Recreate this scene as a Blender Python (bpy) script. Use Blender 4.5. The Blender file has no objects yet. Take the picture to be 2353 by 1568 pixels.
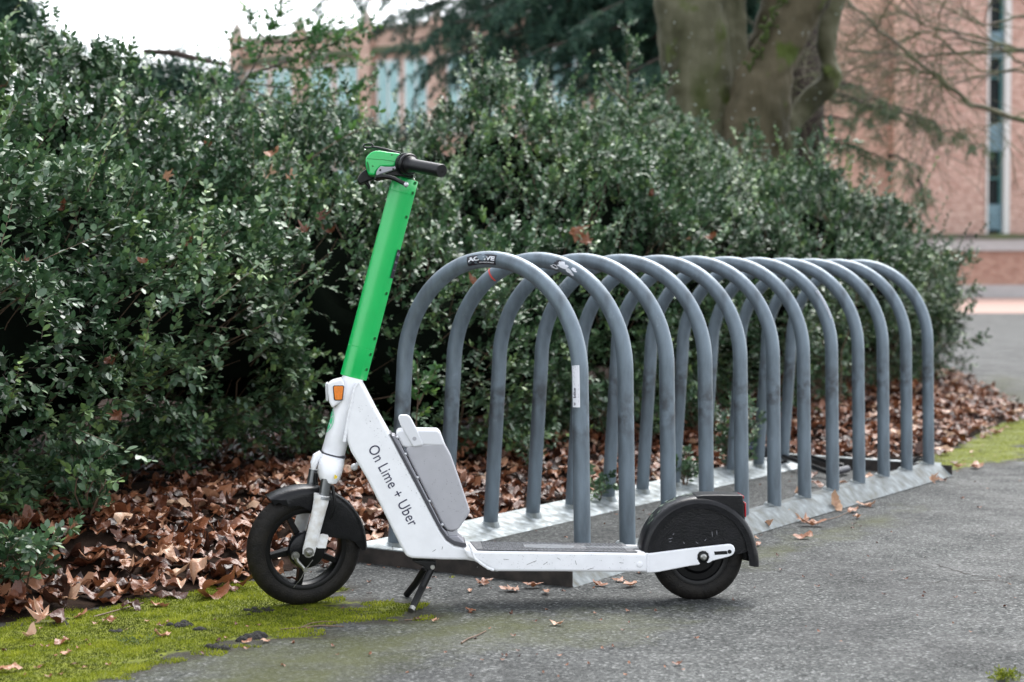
import bpy, bmesh, math, random
import numpy as np
from mathutils import Vector, Matrix
random.seed(7); rng = np.random.default_rng(11)
PI = math.pi
# ------------------------------------------------------------------ camera, sky, sun, exposure
HC, F, CX, CY, HOR = 0.86, 3850.0, 1176.5, 784.0, 636.0
TH = math.atan((CY-HOR)/F)
S = bpy.context.scene
cam_d = bpy.data.cameras.new('camera'); cam = bpy.data.objects.new('camera', cam_d)
S.collection.objects.link(cam); S.camera = cam
cam.location = (0, 0, HC); cam.rotation_euler = (PI/2-TH, 0, 0)
cam_d.sensor_width = 36; cam_d.lens = F/2353*36; cam_d.clip_end = 600; cam_d.clip_start = .05
cam_d.dof.use_dof = True; cam_d.dof.focus_distance = 4.55; cam_d.dof.aperture_fstop = 3.5
w = bpy.data.worlds.new("World"); S.world = w; w.use_nodes = True
nt = w.node_tree; bg = nt.nodes['Background']
sky = nt.nodes.new('ShaderNodeTexSky'); sky.sky_type = 'NISHITA'; sky.sun_disc = False
SUN_EL, SUN_AZ = math.radians(56), math.radians(22)      # azimuth measured from +Y towards +X
sky.sun_elevation = SUN_EL; sky.sun_rotation = SUN_AZ
sky.air_density = 1.0; sky.dust_density = 1.0; sky.ozone_density = 1.0
hs = nt.nodes.new('ShaderNodeHueSaturation'); hs.inputs['Saturation'].default_value = .22; hs.inputs['Value'].default_value = 1.0
nt.links.new(sky.outputs[0], hs.inputs['Color']); nt.links.new(hs.outputs[0], bg.inputs[0])
bg.inputs[1].default_value = 0.15
sun_d = bpy.data.lights.new('sun', 'SUN'); sun_d.energy = 1.4; sun_d.angle = math.radians(40); sun_d.color = (1, .97, .93)
sun = bpy.data.objects.new('sun', sun_d); S.collection.objects.link(sun)
sd = Vector((math.sin(SUN_AZ)*math.cos(SUN_EL), math.cos(SUN_AZ)*math.cos(SUN_EL), math.sin(SUN_EL)))
sun.rotation_euler = sd.to_track_quat('Z', 'Y').to_euler()
S.view_settings.view_transform = 'Standard'; S.view_settings.look = 'None'
S.view_settings.exposure = 1.72; S.view_settings.gamma = 1
S.render.engine = 'CYCLES'; S.cycles.max_bounces = 6; S.cycles.transparent_max_bounces = 4

# ------------------------------------------------------------------ pixel -> world helpers (measurements taken on the photo)
C0 = Vector((0, 0, HC))
def ray(x, y):
    dx, dz = (x-CX)/F, -(y-CY)/F
    return Vector((dx, math.cos(TH)+math.sin(TH)*dz, -math.sin(TH)+math.cos(TH)*dz))
def G(x, y, z=0.0):
    d = ray(x, y); return C0 + d*((z-HC)/d.z)
def D(x, y, dep):
    d = ray(x, y); return C0 + d*(dep/d.y)

# ------------------------------------------------------------------ materials
def mat(name, col, rough=.5, metal=0., spec=.5, var=None, vscale=8., bump=0., bscale=60., coat=0., attr=None, col2=None, detail=4.):
    m = bpy.data.materials.new(name); m.use_nodes = True; n = m.node_tree; b = n.nodes['Principled BSDF']
    b.inputs['Base Color'].default_value = (*col, 1); b.inputs['Roughness'].default_value = rough
    b.inputs['Metallic'].default_value = metal; b.inputs['Specular IOR Level'].default_value = spec
    b.inputs['Coat Weight'].default_value = coat; b.inputs['Coat Roughness'].default_value = .15
    tc = n.nodes.new('ShaderNodeTexCoord')
    if var or col2:
        no = n.nodes.new('ShaderNodeTexNoise'); no.inputs['Scale'].default_value = vscale; no.inputs['Detail'].default_value = detail
        n.links.new(tc.outputs['Object'], no.inputs['Vector'])
        r = n.nodes.new('ShaderNodeValToRGB'); c2 = col2 or tuple(c*var for c in col)
        r.color_ramp.elements[0].position = .35; r.color_ramp.elements[1].position = .65
        r.color_ramp.elements[0].color = (*c2, 1); r.color_ramp.elements[1].color = (*col, 1)
        n.links.new(no.outputs[0], r.inputs[0]); n.links.new(r.outputs[0], b.inputs['Base Color'])
    if bump:
        nb = n.nodes.new('ShaderNodeTexNoise'); nb.inputs['Scale'].default_value = bscale; nb.inputs['Detail'].default_value = 4
        n.links.new(tc.outputs['Object'], nb.inputs['Vector'])
        bu = n.nodes.new('ShaderNodeBump'); bu.inputs['Strength'].default_value = bump; bu.inputs['Distance'].default_value = .01
        n.links.new(nb.outputs[0], bu.inputs['Height']); n.links.new(bu.outputs[0], b.inputs['Normal'])
    return m
def ramp(n, src, stops):
    r = n.nodes.new('ShaderNodeValToRGB'); e = r.color_ramp.elements
    while len(e) < len(stops): e.new(.5)
    for i, (p, c) in enumerate(stops): e[i].position = p; e[i].color = (*c, 1)
    n.links.new(src, r.inputs[0]); return r.outputs[0]
def attr_mat(name, stops, rough=.5, spec=.5, attr='v', trans=0., bump=0., bscale=60., coat=0.):
    m = bpy.data.materials.new(name); m.use_nodes = True; n = m.node_tree; b = n.nodes['Principled BSDF']
    a = n.nodes.new('ShaderNodeAttribute'); a.attribute_name = attr
    n.links.new(ramp(n, a.outputs['Fac'], stops), b.inputs['Base Color'])
    b.inputs['Roughness'].default_value = rough; b.inputs['Specular IOR Level'].default_value = spec
    b.inputs['Coat Weight'].default_value = coat; b.inputs['Coat Roughness'].default_value = .2
    if trans:
        t = n.nodes.new('ShaderNodeBsdfTranslucent'); mx = n.nodes.new('ShaderNodeMixShader'); mx.inputs[0].default_value = trans
        n.links.new(ramp(n, a.outputs['Fac'], stops), t.inputs[0]); out = n.nodes['Material Output']
        n.links.new(b.outputs[0], mx.inputs[1]); n.links.new(t.outputs[0], mx.inputs[2]); n.links.new(mx.outputs[0], out.inputs[0])
    if bump:
        tc = n.nodes.new('ShaderNodeTexCoord'); nb = n.nodes.new('ShaderNodeTexNoise'); nb.inputs['Scale'].default_value = bscale
        n.links.new(tc.outputs['Object'], nb.inputs['Vector'])
        bu = n.nodes.new('ShaderNodeBump'); bu.inputs['Strength'].default_value = bump; bu.inputs['Distance'].default_value = .01
        n.links.new(nb.outputs[0], bu.inputs['Height']); n.links.new(bu.outputs[0], b.inputs['Normal'])
    return m
M = {}
M['white'] = mat('white_paint', (.84,.85,.88), .32, var=.94, vscale=30, bump=.05, bscale=300, coat=.3)
M['white_worn'] = mat('worn_white_paint', (.78,.79,.81), .4, col2=(.60,.58,.55), vscale=60, coat=.2, detail=8)
M['green'] = mat('green_paint', (.003,.47,.100), .33, var=.93, vscale=20, bump=.06, bscale=400, coat=.4)
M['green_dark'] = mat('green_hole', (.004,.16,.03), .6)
M['mint'] = mat('mint_decal', (.10,.62,.30), .45)
M['black'] = mat('black_plastic', (.004,.0042,.005), .32, spec=.28, bump=.12, bscale=500)
M['fender'] = mat('black_fender_plastic', (.004,.0045,.0055), .30, spec=.28, col2=(.009,.009,.011), vscale=40, bump=.12, bscale=220)
M['rubber'] = mat('tyre_rubber', (.005,.0045,.0045), .6, spec=.25, col2=(.013,.011,.009), vscale=25, bump=.3, bscale=250)
M['rim'] = mat('black_rim', (.003,.003,.0035), .35, spec=.25)
M['grip'] = mat('grip_rubber', (.006,.0065,.008), .36, spec=.32, bump=.15, bscale=700)
M['metal'] = mat('dull_steel', (.42,.42,.40), .38, 1., var=.5, vscale=40)
M['stanchion'] = mat('stanchion_metal', (.20,.21,.22), .3, .9)
M['greyplate'] = mat('grey_metal_plate', (.30,.30,.33), .42, .4)
M['batt'] = mat('grey_battery_plastic', (.40,.40,.43), .38, var=.92, vscale=25, bump=.04, bscale=300, coat=.2)
M['battlid'] = mat('pale_battery_plastic', (.66,.67,.70), .35, coat=.2)
M['seam'] = mat('dark_seam', (.05,.05,.06), .5)
M['orange'] = mat('orange_reflector', (.85,.22,.005), .25, var=.8, vscale=200, coat=.6)
M['red'] = mat('red_lens', (.36,.006,.015), .25, coat=.5)
M['ink'] = mat('dark_ink', (.012,.012,.05), .5)
M['silver'] = mat('silver_reflector', (.62,.63,.66), .25, .4, var=.8, vscale=300)
M['mat_rubber'] = mat('grey_deck_rubber', (.060,.063,.070), .7, col2=(.12,.125,.135), vscale=90, bump=.6, bscale=160)
M['mat_mark'] = mat('deck_mark', (.16,.175,.19), .6, var=.85, vscale=80)
M['mat_line'] = mat('deck_mark_line', (.07,.08,.10), .6)
M['sticker_black'] = mat('black_sticker', (.012,.012,.02), .35)
M['sticker_white'] = mat('white_sticker', (.72,.73,.78), .4)
M['sticker_grey'] = mat('faded_print', (.30,.30,.36), .5)
M['redtape'] = mat('red_tape', (.75,.06,.04), .5)
M['twig'] = mat('twig_bark', (.16,.10,.065), .7, var=.6, vscale=60)
M['twigdark'] = mat('dark_twig_bark', (.06,.045,.035), .8)
M['soil'] = mat('damp_soil', (.028,.017,.012), 1., spec=.1, var=.5, vscale=20, bump=.8, bscale=40)
M['clod'] = mat('black_soil_clod', (.012,.011,.010), .9, bump=1., bscale=120)
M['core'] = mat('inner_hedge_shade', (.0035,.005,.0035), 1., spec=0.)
M['concrete'] = mat('pale_concrete', (.44,.42,.415), .8, var=.88, vscale=1.5)
M['darkledge'] = mat('weathered_ledge', (.10,.085,.08), .85, col2=(.09,.12,.05), vscale=.6)
M['stone'] = mat('weathered_stone', (.34,.30,.26), .85, var=.7, vscale=1.2)
M['frame_w'] = mat('pale_window_frame', (.60,.60,.58), .6)
M['teal'] = mat('teal_spandrel', (.16,.27,.32), .45, var=.85, vscale=4)
M['tealframe'] = mat('teal_window_frame', (.04,.15,.15), .4)
M['glass_dark'] = mat('dark_window_glass', (.010,.016,.018), .35, spec=.15)
M['glass_teal'] = mat('pale_teal_glass', (.28,.50,.50), .15, spec=.8, col2=(.16,.34,.36), vscale=.9)
# galvanised steel: spangle + streaks
def galv(name, base, dark, white=None, rough=.42, band=False):
    m = bpy.data.materials.new(name); m.use_nodes = True; n = m.node_tree; b = n.nodes['Principled BSDF']
    tc = n.nodes.new('ShaderNodeTexCoord')
    mp = n.nodes.new('ShaderNodeMapping'); mp.inputs['Scale'].default_value = (1,1,.25); n.links.new(tc.outputs['Object'], mp.inputs[0])
    a = n.nodes.new('ShaderNodeTexNoise'); a.inputs['Scale'].default_value = 30; a.inputs['Detail'].default_value = 8; n.links.new(mp.outputs[0], a.inputs['Vector'])
    c = ramp(n, a.outputs[0], [(.3, dark), (.55, base)] + ([(.68, white)] if white else [(.8, tuple(x*1.18 for x in base))]))
    if band:
        sz = n.nodes.new('ShaderNodeSeparateXYZ'); n.links.new(tc.outputs['Object'], sz.inputs[0])
        rub = ramp(n, sz.outputs[2], [(.36,(0,0,0)), (.43,(1,1,1)), (.47,(1,1,1)), (.54,(0,0,0))])
        oi = n.nodes.new('ShaderNodeObjectInfo'); va = n.nodes.new('ShaderNodeVectorMath'); va.operation = 'ADD'; vm = n.nodes.new('ShaderNodeVectorMath'); vm.operation = 'SCALE'; vm.inputs[3].default_value = 9; n.links.new(oi.outputs['Random'], vm.inputs[0]); n.links.new(tc.outputs['Object'], va.inputs[0]); n.links.new(vm.outputs[0], va.inputs[1])
        nn = n.nodes.new('ShaderNodeTexNoise'); nn.inputs['Scale'].default_value = 28; nn.inputs['Detail'].default_value = 7; n.links.new(va.outputs[0], nn.inputs['Vector'])
        mm = n.nodes.new('ShaderNodeMixRGB'); mm.blend_type = 'MULTIPLY'; mm.inputs[0].default_value = 1; n.links.new(rub, mm.inputs[1]); n.links.new(ramp(n, nn.outputs[0], [(.42,(0,0,0)), (.62,(.75,.75,.75))]), mm.inputs[2])
        m2 = n.nodes.new('ShaderNodeMixRGB'); n.links.new(mm.outputs[0], m2.inputs[0]); n.links.new(c, m2.inputs[1]); m2.inputs[2].default_value = (.045,.045,.048,1); c = m2.outputs[0]
        n3 = n.nodes.new('ShaderNodeTexNoise'); n3.inputs['Scale'].default_value = 9; n3.inputs['Detail'].default_value = 10; n3.inputs['Roughness'].default_value = .8; n.links.new(va.outputs[0], n3.inputs['Vector'])
        m3 = n.nodes.new('ShaderNodeMixRGB'); n.links.new(ramp(n, n3.outputs[0], [(.62,(0,0,0)), (.70,(.55,.55,.55))]), m3.inputs[0]); n.links.new(c, m3.inputs[1]); m3.inputs[2].default_value = (.30,.34,.37,1); c = m3.outputs[0]
    n.links.new(c, b.inputs['Base Color']); b.inputs['Metallic'].default_value = .35; b.inputs['Roughness'].default_value = rough
    s = n.nodes.new('ShaderNodeTexNoise'); s.inputs['Scale'].default_value = 300; n.links.new(tc.outputs['Object'], s.inputs['Vector'])
    bu = n.nodes.new('ShaderNodeBump'); bu.inputs['Strength'].default_value = .25; bu.inputs['Distance'].default_value = .004
    n.links.new(s.outputs[0], bu.inputs['Height']); n.links.new(bu.outputs[0], b.inputs['Normal'])
    return m
def galvband(*a): return galv(*a, band=True)
M['galv'] = galvband('galvanised_tube', (.150,.190,.225), (.095,.118,.138))
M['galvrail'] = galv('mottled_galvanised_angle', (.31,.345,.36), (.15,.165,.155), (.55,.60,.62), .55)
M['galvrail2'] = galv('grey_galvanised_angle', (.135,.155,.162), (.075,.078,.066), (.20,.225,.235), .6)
M['galvdark'] = mat('dirty_steel_side', (.018,.016,.014), .7, col2=(.05,.04,.035), vscale=25)
def brick(name, c1, c2, mortar, scale, bw=.22, rh=.075):
    m = bpy.data.materials.new(name); m.use_nodes = True; n = m.node_tree; b = n.nodes['Principled BSDF']
    tc = n.nodes.new('ShaderNodeTexCoord'); sp = n.nodes.new('ShaderNodeSeparateXYZ'); cb = n.nodes.new('ShaderNodeCombineXYZ')
    n.links.new(tc.outputs['Object'], sp.inputs[0]); ad = n.nodes.new('ShaderNodeMath'); n.links.new(sp.outputs[0], ad.inputs[0]); n.links.new(sp.outputs[1], ad.inputs[1])
    n.links.new(ad.outputs[0], cb.inputs[0]); n.links.new(sp.outputs[2], cb.inputs[1])
    t = n.nodes.new('ShaderNodeTexBrick'); t.inputs['Scale'].default_value = scale; n.links.new(cb.outputs[0], t.inputs['Vector'])
    t.inputs['Color1'].default_value = (*c1,1); t.inputs['Color2'].default_value = (*c2,1); t.inputs['Mortar'].default_value = (*mortar,1)
    t.inputs['Brick Width'].default_value = bw; t.inputs['Row Height'].default_value = rh; t.inputs['Mortar Size'].default_value = .008; t.inputs['Bias'].default_value = 0
    no = n.nodes.new('ShaderNodeTexNoise'); no.inputs['Scale'].default_value = 2.5; no.inputs['Detail'].default_value = 10; no.inputs['Roughness'].default_value = .8
    mp = n.nodes.new('ShaderNodeMapping'); mp.inputs['Scale'].default_value = (1, 2.6, 1); n.links.new(cb.outputs[0], mp.inputs[0]); n.links.new(mp.outputs[0], no.inputs['Vector'])
    mx = n.nodes.new('ShaderNodeMixRGB'); mx.blend_type = 'MULTIPLY'; mx.inputs[0].default_value = 1
    n.links.new(t.outputs[0], mx.inputs[1]); n.links.new(ramp(n, no.outputs[0], [(.38,(.66,.58,.55)), (.60,(1.12,1.12,1.12))]), mx.inputs[2])
    n.links.new(mx.outputs[0], b.inputs['Base Color']); b.inputs['Roughness'].default_value = .9; b.inputs['Specular IOR Level'].default_value = .2
    return m
M['brick'] = brick('pink_brick', (.42,.235,.185), (.62,.43,.36), (.56,.47,.43), 1)
M['brickdark'] = brick('red_brick', (.36,.18,.13), (.48,.29,.22), (.44,.36,.32), 1)
M['brickorange'] = brick('orange_brick', (.54,.34,.27), (.62,.44,.36), (.58,.47,.40), 1)

# ------------------------------------------------------------------ mesh helpers
COL = S.collection
def link(o, parent=None):
    COL.objects.link(o)
    if parent: o.parent = parent
    return o
def tag(o, label=None, cat=None, group=None, kind=None):
    if label: o['label'] = label
    if cat: o['category'] = cat
    if group: o['group'] = group
    if kind: o['kind'] = kind
    return o
def empty(name, loc=(0,0,0), rz=0.):
    o = bpy.data.objects.new(name, None); o.location = loc; o.rotation_euler = (0,0,rz); o.empty_display_size = .1; return link(o)
class MB:
    def __init__(s): s.v = []; s.f = []; s.mi = []; s.cur = 0
    def add(s, vs, fs):
        o = len(s.v); s.v += [tuple(v) for v in vs]; s.f += [tuple(i+o for i in f) for f in fs]; s.mi += [s.cur]*len(fs); return s
    def box(s, a, b, mtx=None):
        x0,y0,z0 = a; x1,y1,z1 = b
        vs = [Vector(p) for p in ((x0,y0,z0),(x1,y0,z0),(x1,y1,z0),(x0,y1,z0),(x0,y0,z1),(x1,y0,z1),(x1,y1,z1),(x0,y1,z1))]
        if mtx: vs = [mtx @ v for v in vs]
        return s.add(vs, [(0,3,2,1),(4,5,6,7),(0,1,5,4),(1,2,6,5),(2,3,7,6),(3,0,4,7)])
    def prism(s, pts, off):      # pts: list of 3D points; off: vector
        n = len(pts); a = [Vector(p) for p in pts]; off = Vector(off); b = [p+off for p in a]
        return s.add(a+b, [tuple(range(n)), tuple(range(2*n-1, n-1, -1))] + [(i, i+n, (i+1)%n+n, (i+1)%n) for i in range(n)])
    def tube(s, pts, rad, n=12, cap=True, squash=None):
        pts = [Vector(p) for p in pts]; k = len(pts)
        if not hasattr(rad, '__len__'): rad = [rad]*k
        up = None; rings = []
        for i, p in enumerate(pts):
            t = (pts[min(i+1,k-1)]-pts[max(i-1,0)]).normalized()
            if up is None: up = (Vector((0,0,1)) if abs(t.z) < .9 else Vector((1,0,0)))
            u = (up - t*up.dot(t)).normalized(); up = u; vv = t.cross(u)
            rings.append([p + (u*math.cos(2*PI*j/n) + vv*math.sin(2*PI*j/n))*rad[i] for j in range(n)])
        vs = [q for r in rings for q in r]
        fs = [(i*n+j, i*n+(j+1)%n, (i+1)*n+(j+1)%n, (i+1)*n+j) for i in range(k-1) for j in range(n)]
        if cap: fs += [tuple(range(n-1,-1,-1)), tuple((k-1)*n+j for j in range(n))]
        return s.add(vs, fs)
    def loft(s, rings, cap=True):
        n = len(rings[0]); k = len(rings); vs = [q for r in rings for q in r]
        fs = [(i*n+j, i*n+(j+1)%n, (i+1)*n+(j+1)%n, (i+1)*n+j) for i in range(k-1) for j in range(n)]
        if cap: fs += [tuple(range(n-1,-1,-1)), tuple((k-1)*n+j for j in range(n))]
        return s.add(vs, fs)
    def lathe(s, prof, c, ax, n=48, closed=False, e1=None):   # prof: (r, h) pairs
        ax = Vector(ax).normalized(); c = Vector(c)
        u = (Vector(e1) if e1 else (Vector((0,0,1)) if abs(ax.z) < .9 else Vector((1,0,0)))); u = (u-ax*u.dot(ax)).normalized(); v = ax.cross(u)
        k = len(prof); vs = []
        for (r, h) in prof:
            for j in range(n):
                a = 2*PI*j/n; vs.append(c + ax*h + (u*math.cos(a)+v*math.sin(a))*r)
        fs = [(i*n+j, i*n+(j+1)%n, (i+1)*n+(j+1)%n, (i+1)*n+j) for i in range(k-1) for j in range(n)]
        if closed: fs += [((k-1)*n+j, (k-1)*n+(j+1)%n, (j+1)%n, j) for j in range(n)]
        elif True:
            if prof[0][0] > 1e-6: fs.append(tuple(range(n-1,-1,-1)))
            if prof[-1][0] > 1e-6: fs.append(tuple((k-1)*n+j for j in range(n)))
        return s.add(vs, fs)
    def build(s, name, mats, parent=None, smooth=35, bevel=0., seg=2, recalc=True):
        me = bpy.data.meshes.new(name); me.from_pydata(s.v, [], s.f)
        if not isinstance(mats, (list, tuple)): mats = [mats]
        for m in mats: me.materials.append(m)
        me.polygons.foreach_set('material_index', s.mi)
        if recalc:
            bm = bmesh.new(); bm.from_mesh(me); bmesh.ops.remove_doubles(bm, verts=bm.verts, dist=1e-6); bmesh.ops.recalc_face_normals(bm, faces=bm.faces); bm.to_mesh(me); bm.free()
        if smooth:
            me.polygons.foreach_set('use_smooth', [True]*len(me.polygons)); me.set_sharp_from_angle(angle=math.radians(smooth))
        o = bpy.data.objects.new(name, me); link(o, parent)
        if bevel:
            b = o.modifiers.new('bevel', 'BEVEL'); b.width = bevel; b.segments = seg; b.limit_method = 'ANGLE'; b.angle_limit = math.radians(38); b.harden_normals = False
        return o
def npmesh(name, V, Q, mats, parent=None, attr=None, smooth=False, attrs=None):
    me = bpy.data.meshes.new(name); V = np.ascontiguousarray(V, dtype=np.float32); Q = np.ascontiguousarray(Q, dtype=np.int32); k = Q.shape[1]
    me.vertices.add(len(V)); me.vertices.foreach_set('co', V.ravel())
    me.loops.add(Q.size); me.loops.foreach_set('vertex_index', Q.ravel())
    me.polygons.add(len(Q)); me.polygons.foreach_set('loop_start', np.arange(0, Q.size, k, dtype=np.int32)); me.polygons.foreach_set('loop_total', np.full(len(Q), k, dtype=np.int32))
    if smooth: me.polygons.foreach_set('use_smooth', np.ones(len(Q), dtype=bool))
    d = dict(attrs or {}); 
    if attr is not None: d['v'] = attr
    for kk, vv in d.items():
        a = me.attributes.new(kk, 'FLOAT', 'POINT'); a.data.foreach_set('value', np.ascontiguousarray(vv, dtype=np.float32))
    me.update(); me.validate()
    if not isinstance(mats, (list, tuple)): mats = [mats]
    for m in mats: me.materials.append(m)
    return link(bpy.data.objects.new(name, me), parent)
_tc = {}
def text2d(txt, size=1., align='LEFT', spacing=1., bold=0.):
    cu = bpy.data.curves.new('t', 'FONT'); cu.body = txt; cu.size = size; cu.align_x = align; cu.space_character = spacing; cu.offset = bold; cu.resolution_u = 4
    o = bpy.data.objects.new('t', cu); COL.objects.link(o)
    dg = bpy.context.evaluated_depsgraph_get(); me = bpy.data.meshes.new_from_object(o.evaluated_get(dg))
    v = [(p.co.x, p.co.y) for p in me.vertices]; f = [tuple(p.vertices) for p in me.polygons]
    bpy.data.objects.remove(o); bpy.data.curves.remove(cu); bpy.data.meshes.remove(me)
    return v, f
# deterministic pseudo-noise
_nd = rng.normal(size=(3, 24, 3)); _np = rng.uniform(0, 6.28, size=(3, 24))
def pn(P, scale, k=0):
    P = np.asarray(P, dtype=float)/scale
    return np.sin(P @ _nd[k].T*2.2 + _np[k]).sum(-1)/math.sqrt(24)*1.2
def norm(a): return a/np.maximum(np.linalg.norm(a, axis=-1, keepdims=True), 1e-9)

# ------------------------------------------------------------------ region measurements
def gp(l): return np.array([list(G(x, y))[:2] for x, y in l])
EDGE = gp([(-700,1600),(-150,1462),(0,1434),(130,1412),(300,1388),(450,1362),(560,1340),(760,1292),(900,1252),(1060,1212),(1250,1165),(1400,1130),(1600,1085),(1800,1048),(1950,1062),(2090,1056),(2170,1034),(2260,990),(2340,952),(2290,925),(2210,880),(2150,845)])
def seg_dist(P, A):
    d = np.full(len(P), 1e9)
    for i in range(len(A)-1):
        a, b = A[i], A[i+1]; ab = b-a; t = np.clip(((P-a) @ ab)/(ab @ ab), 0, 1)
        d = np.minimum(d, np.linalg.norm(P-a-t[:, None]*ab, axis=1))
    return d
def inside(P, A):
    r = np.zeros(len(P), bool); n = len(A)
    for i in range(n):
        x0, y0 = A[i]; x1, y1 = A[(i+1) % n]
        c = ((y0 > P[:,1]) != (y1 > P[:,1])) & (P[:,0] < (x1-x0)*(P[:,1]-y0)/(y1-y0+1e-12)+x0)
        r ^= c
    return r
BED = np.vstack([EDGE, [(3.2,19),(-2,16),(-6,11),(-6,2),(-2.6,2)]])
def bed_h(P):
    P = np.asarray(P)[:, :2]; i = inside(P, BED); d = seg_dist(P, EDGE)
    P3 = np.c_[P, np.zeros(len(P))]
    return np.where(i, .006 + np.minimum(.10, .16*d) + .018*pn(P3, .25)*np.minimum(1, d*6), 0.)
MOSS = [gp([(-400,1560),(-60,1450),(150,1412),(300,1392),(560,1346),(650,1352),(860,1392),(940,1415),(760,1447),(560,1470),(400,1497),(250,1545),(120,1640),(-400,1760)]),
        gp([(2095,1072),(2130,1045),(2180,1035),(2260,990),(2330,960),(2420,955),(2400,1010),(2330,1040),(2270,1062),(2190,1082)])]
STAIN = [gp([(150,1700),(420,1480),(800,1440),(900,1390),(1130,1400),(1500,1430),(1300,1478),(1100,1500),(900,1568),(700,1700)]),
         gp([(1690,1290),(1750,1245),(1900,1215),(2030,1180),(2090,1165),(2040,1200),(1960,1222),(1850,1260),(1740,1310)]),
         gp([(2240,960),(2230,880),(2290,860),(2353,870),(2420,930),(2353,960)]),
         gp([(820,1395),(1500,1388),(1760,1370),(1700,1410),(1000,1440)])]
def mask(P, poly, fall):
    i = inside(P, poly); d = seg_dist(P, np.vstack([poly, poly[:1]])); P3_ = np.c_[P, P[:,0]*0]
    return np.clip(.5+(np.where(i, d, -d)+.045*pn(P3_, .30, 0)+.035*pn(P3_, .11, 1)+.02*pn(P3_, .045, 2))/fall, 0, 1)

# ------------------------------------------------------------------ ground
def axis(lo, a, b, hi, st):
    mid = np.arange(a, b, st); l = [a]; s = st
    while l[-1] > lo: s *= 1.35; l.append(l[-1]-s)
    r = [mid[-1]]; s = st
    while r[-1] < hi: s *= 1.35; r.append(r[-1]+s)
    return np.concatenate([l[:0:-1], mid, r[1:]])
gx = axis(-300, -2.2, 4.2, 300, .025); gy = axis(-60, 2.9, 14.5, 500, .035)
X, Y = np.meshgrid(gx, gy); P2 = np.c_[X.ravel(), Y.ravel()]
mo = np.maximum(mask(P2, MOSS[0], .30), mask(P2, MOSS[1], .3))
stn = np.maximum.reduce([mask(P2, STAIN[0], .5)*.75, mask(P2, STAIN[1], .35)*.8, mask(P2, STAIN[2], .9)*.8, mask(P2, STAIN[3], .25)*.4])
Z = .004*pn(np.c_[P2, P2[:,0]*0], 1.3) * np.clip(1-np.abs(P2[:,1]-5)/9, 0, 1)
Z = np.where((np.abs(P2[:,0]) < 8) & (P2[:,1] < 14), Z, 0)
nx, ny = len(gx), len(gy); ii = (np.arange(ny-1)[:, None]*nx+np.arange(nx-1)[None]).ravel()
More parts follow.
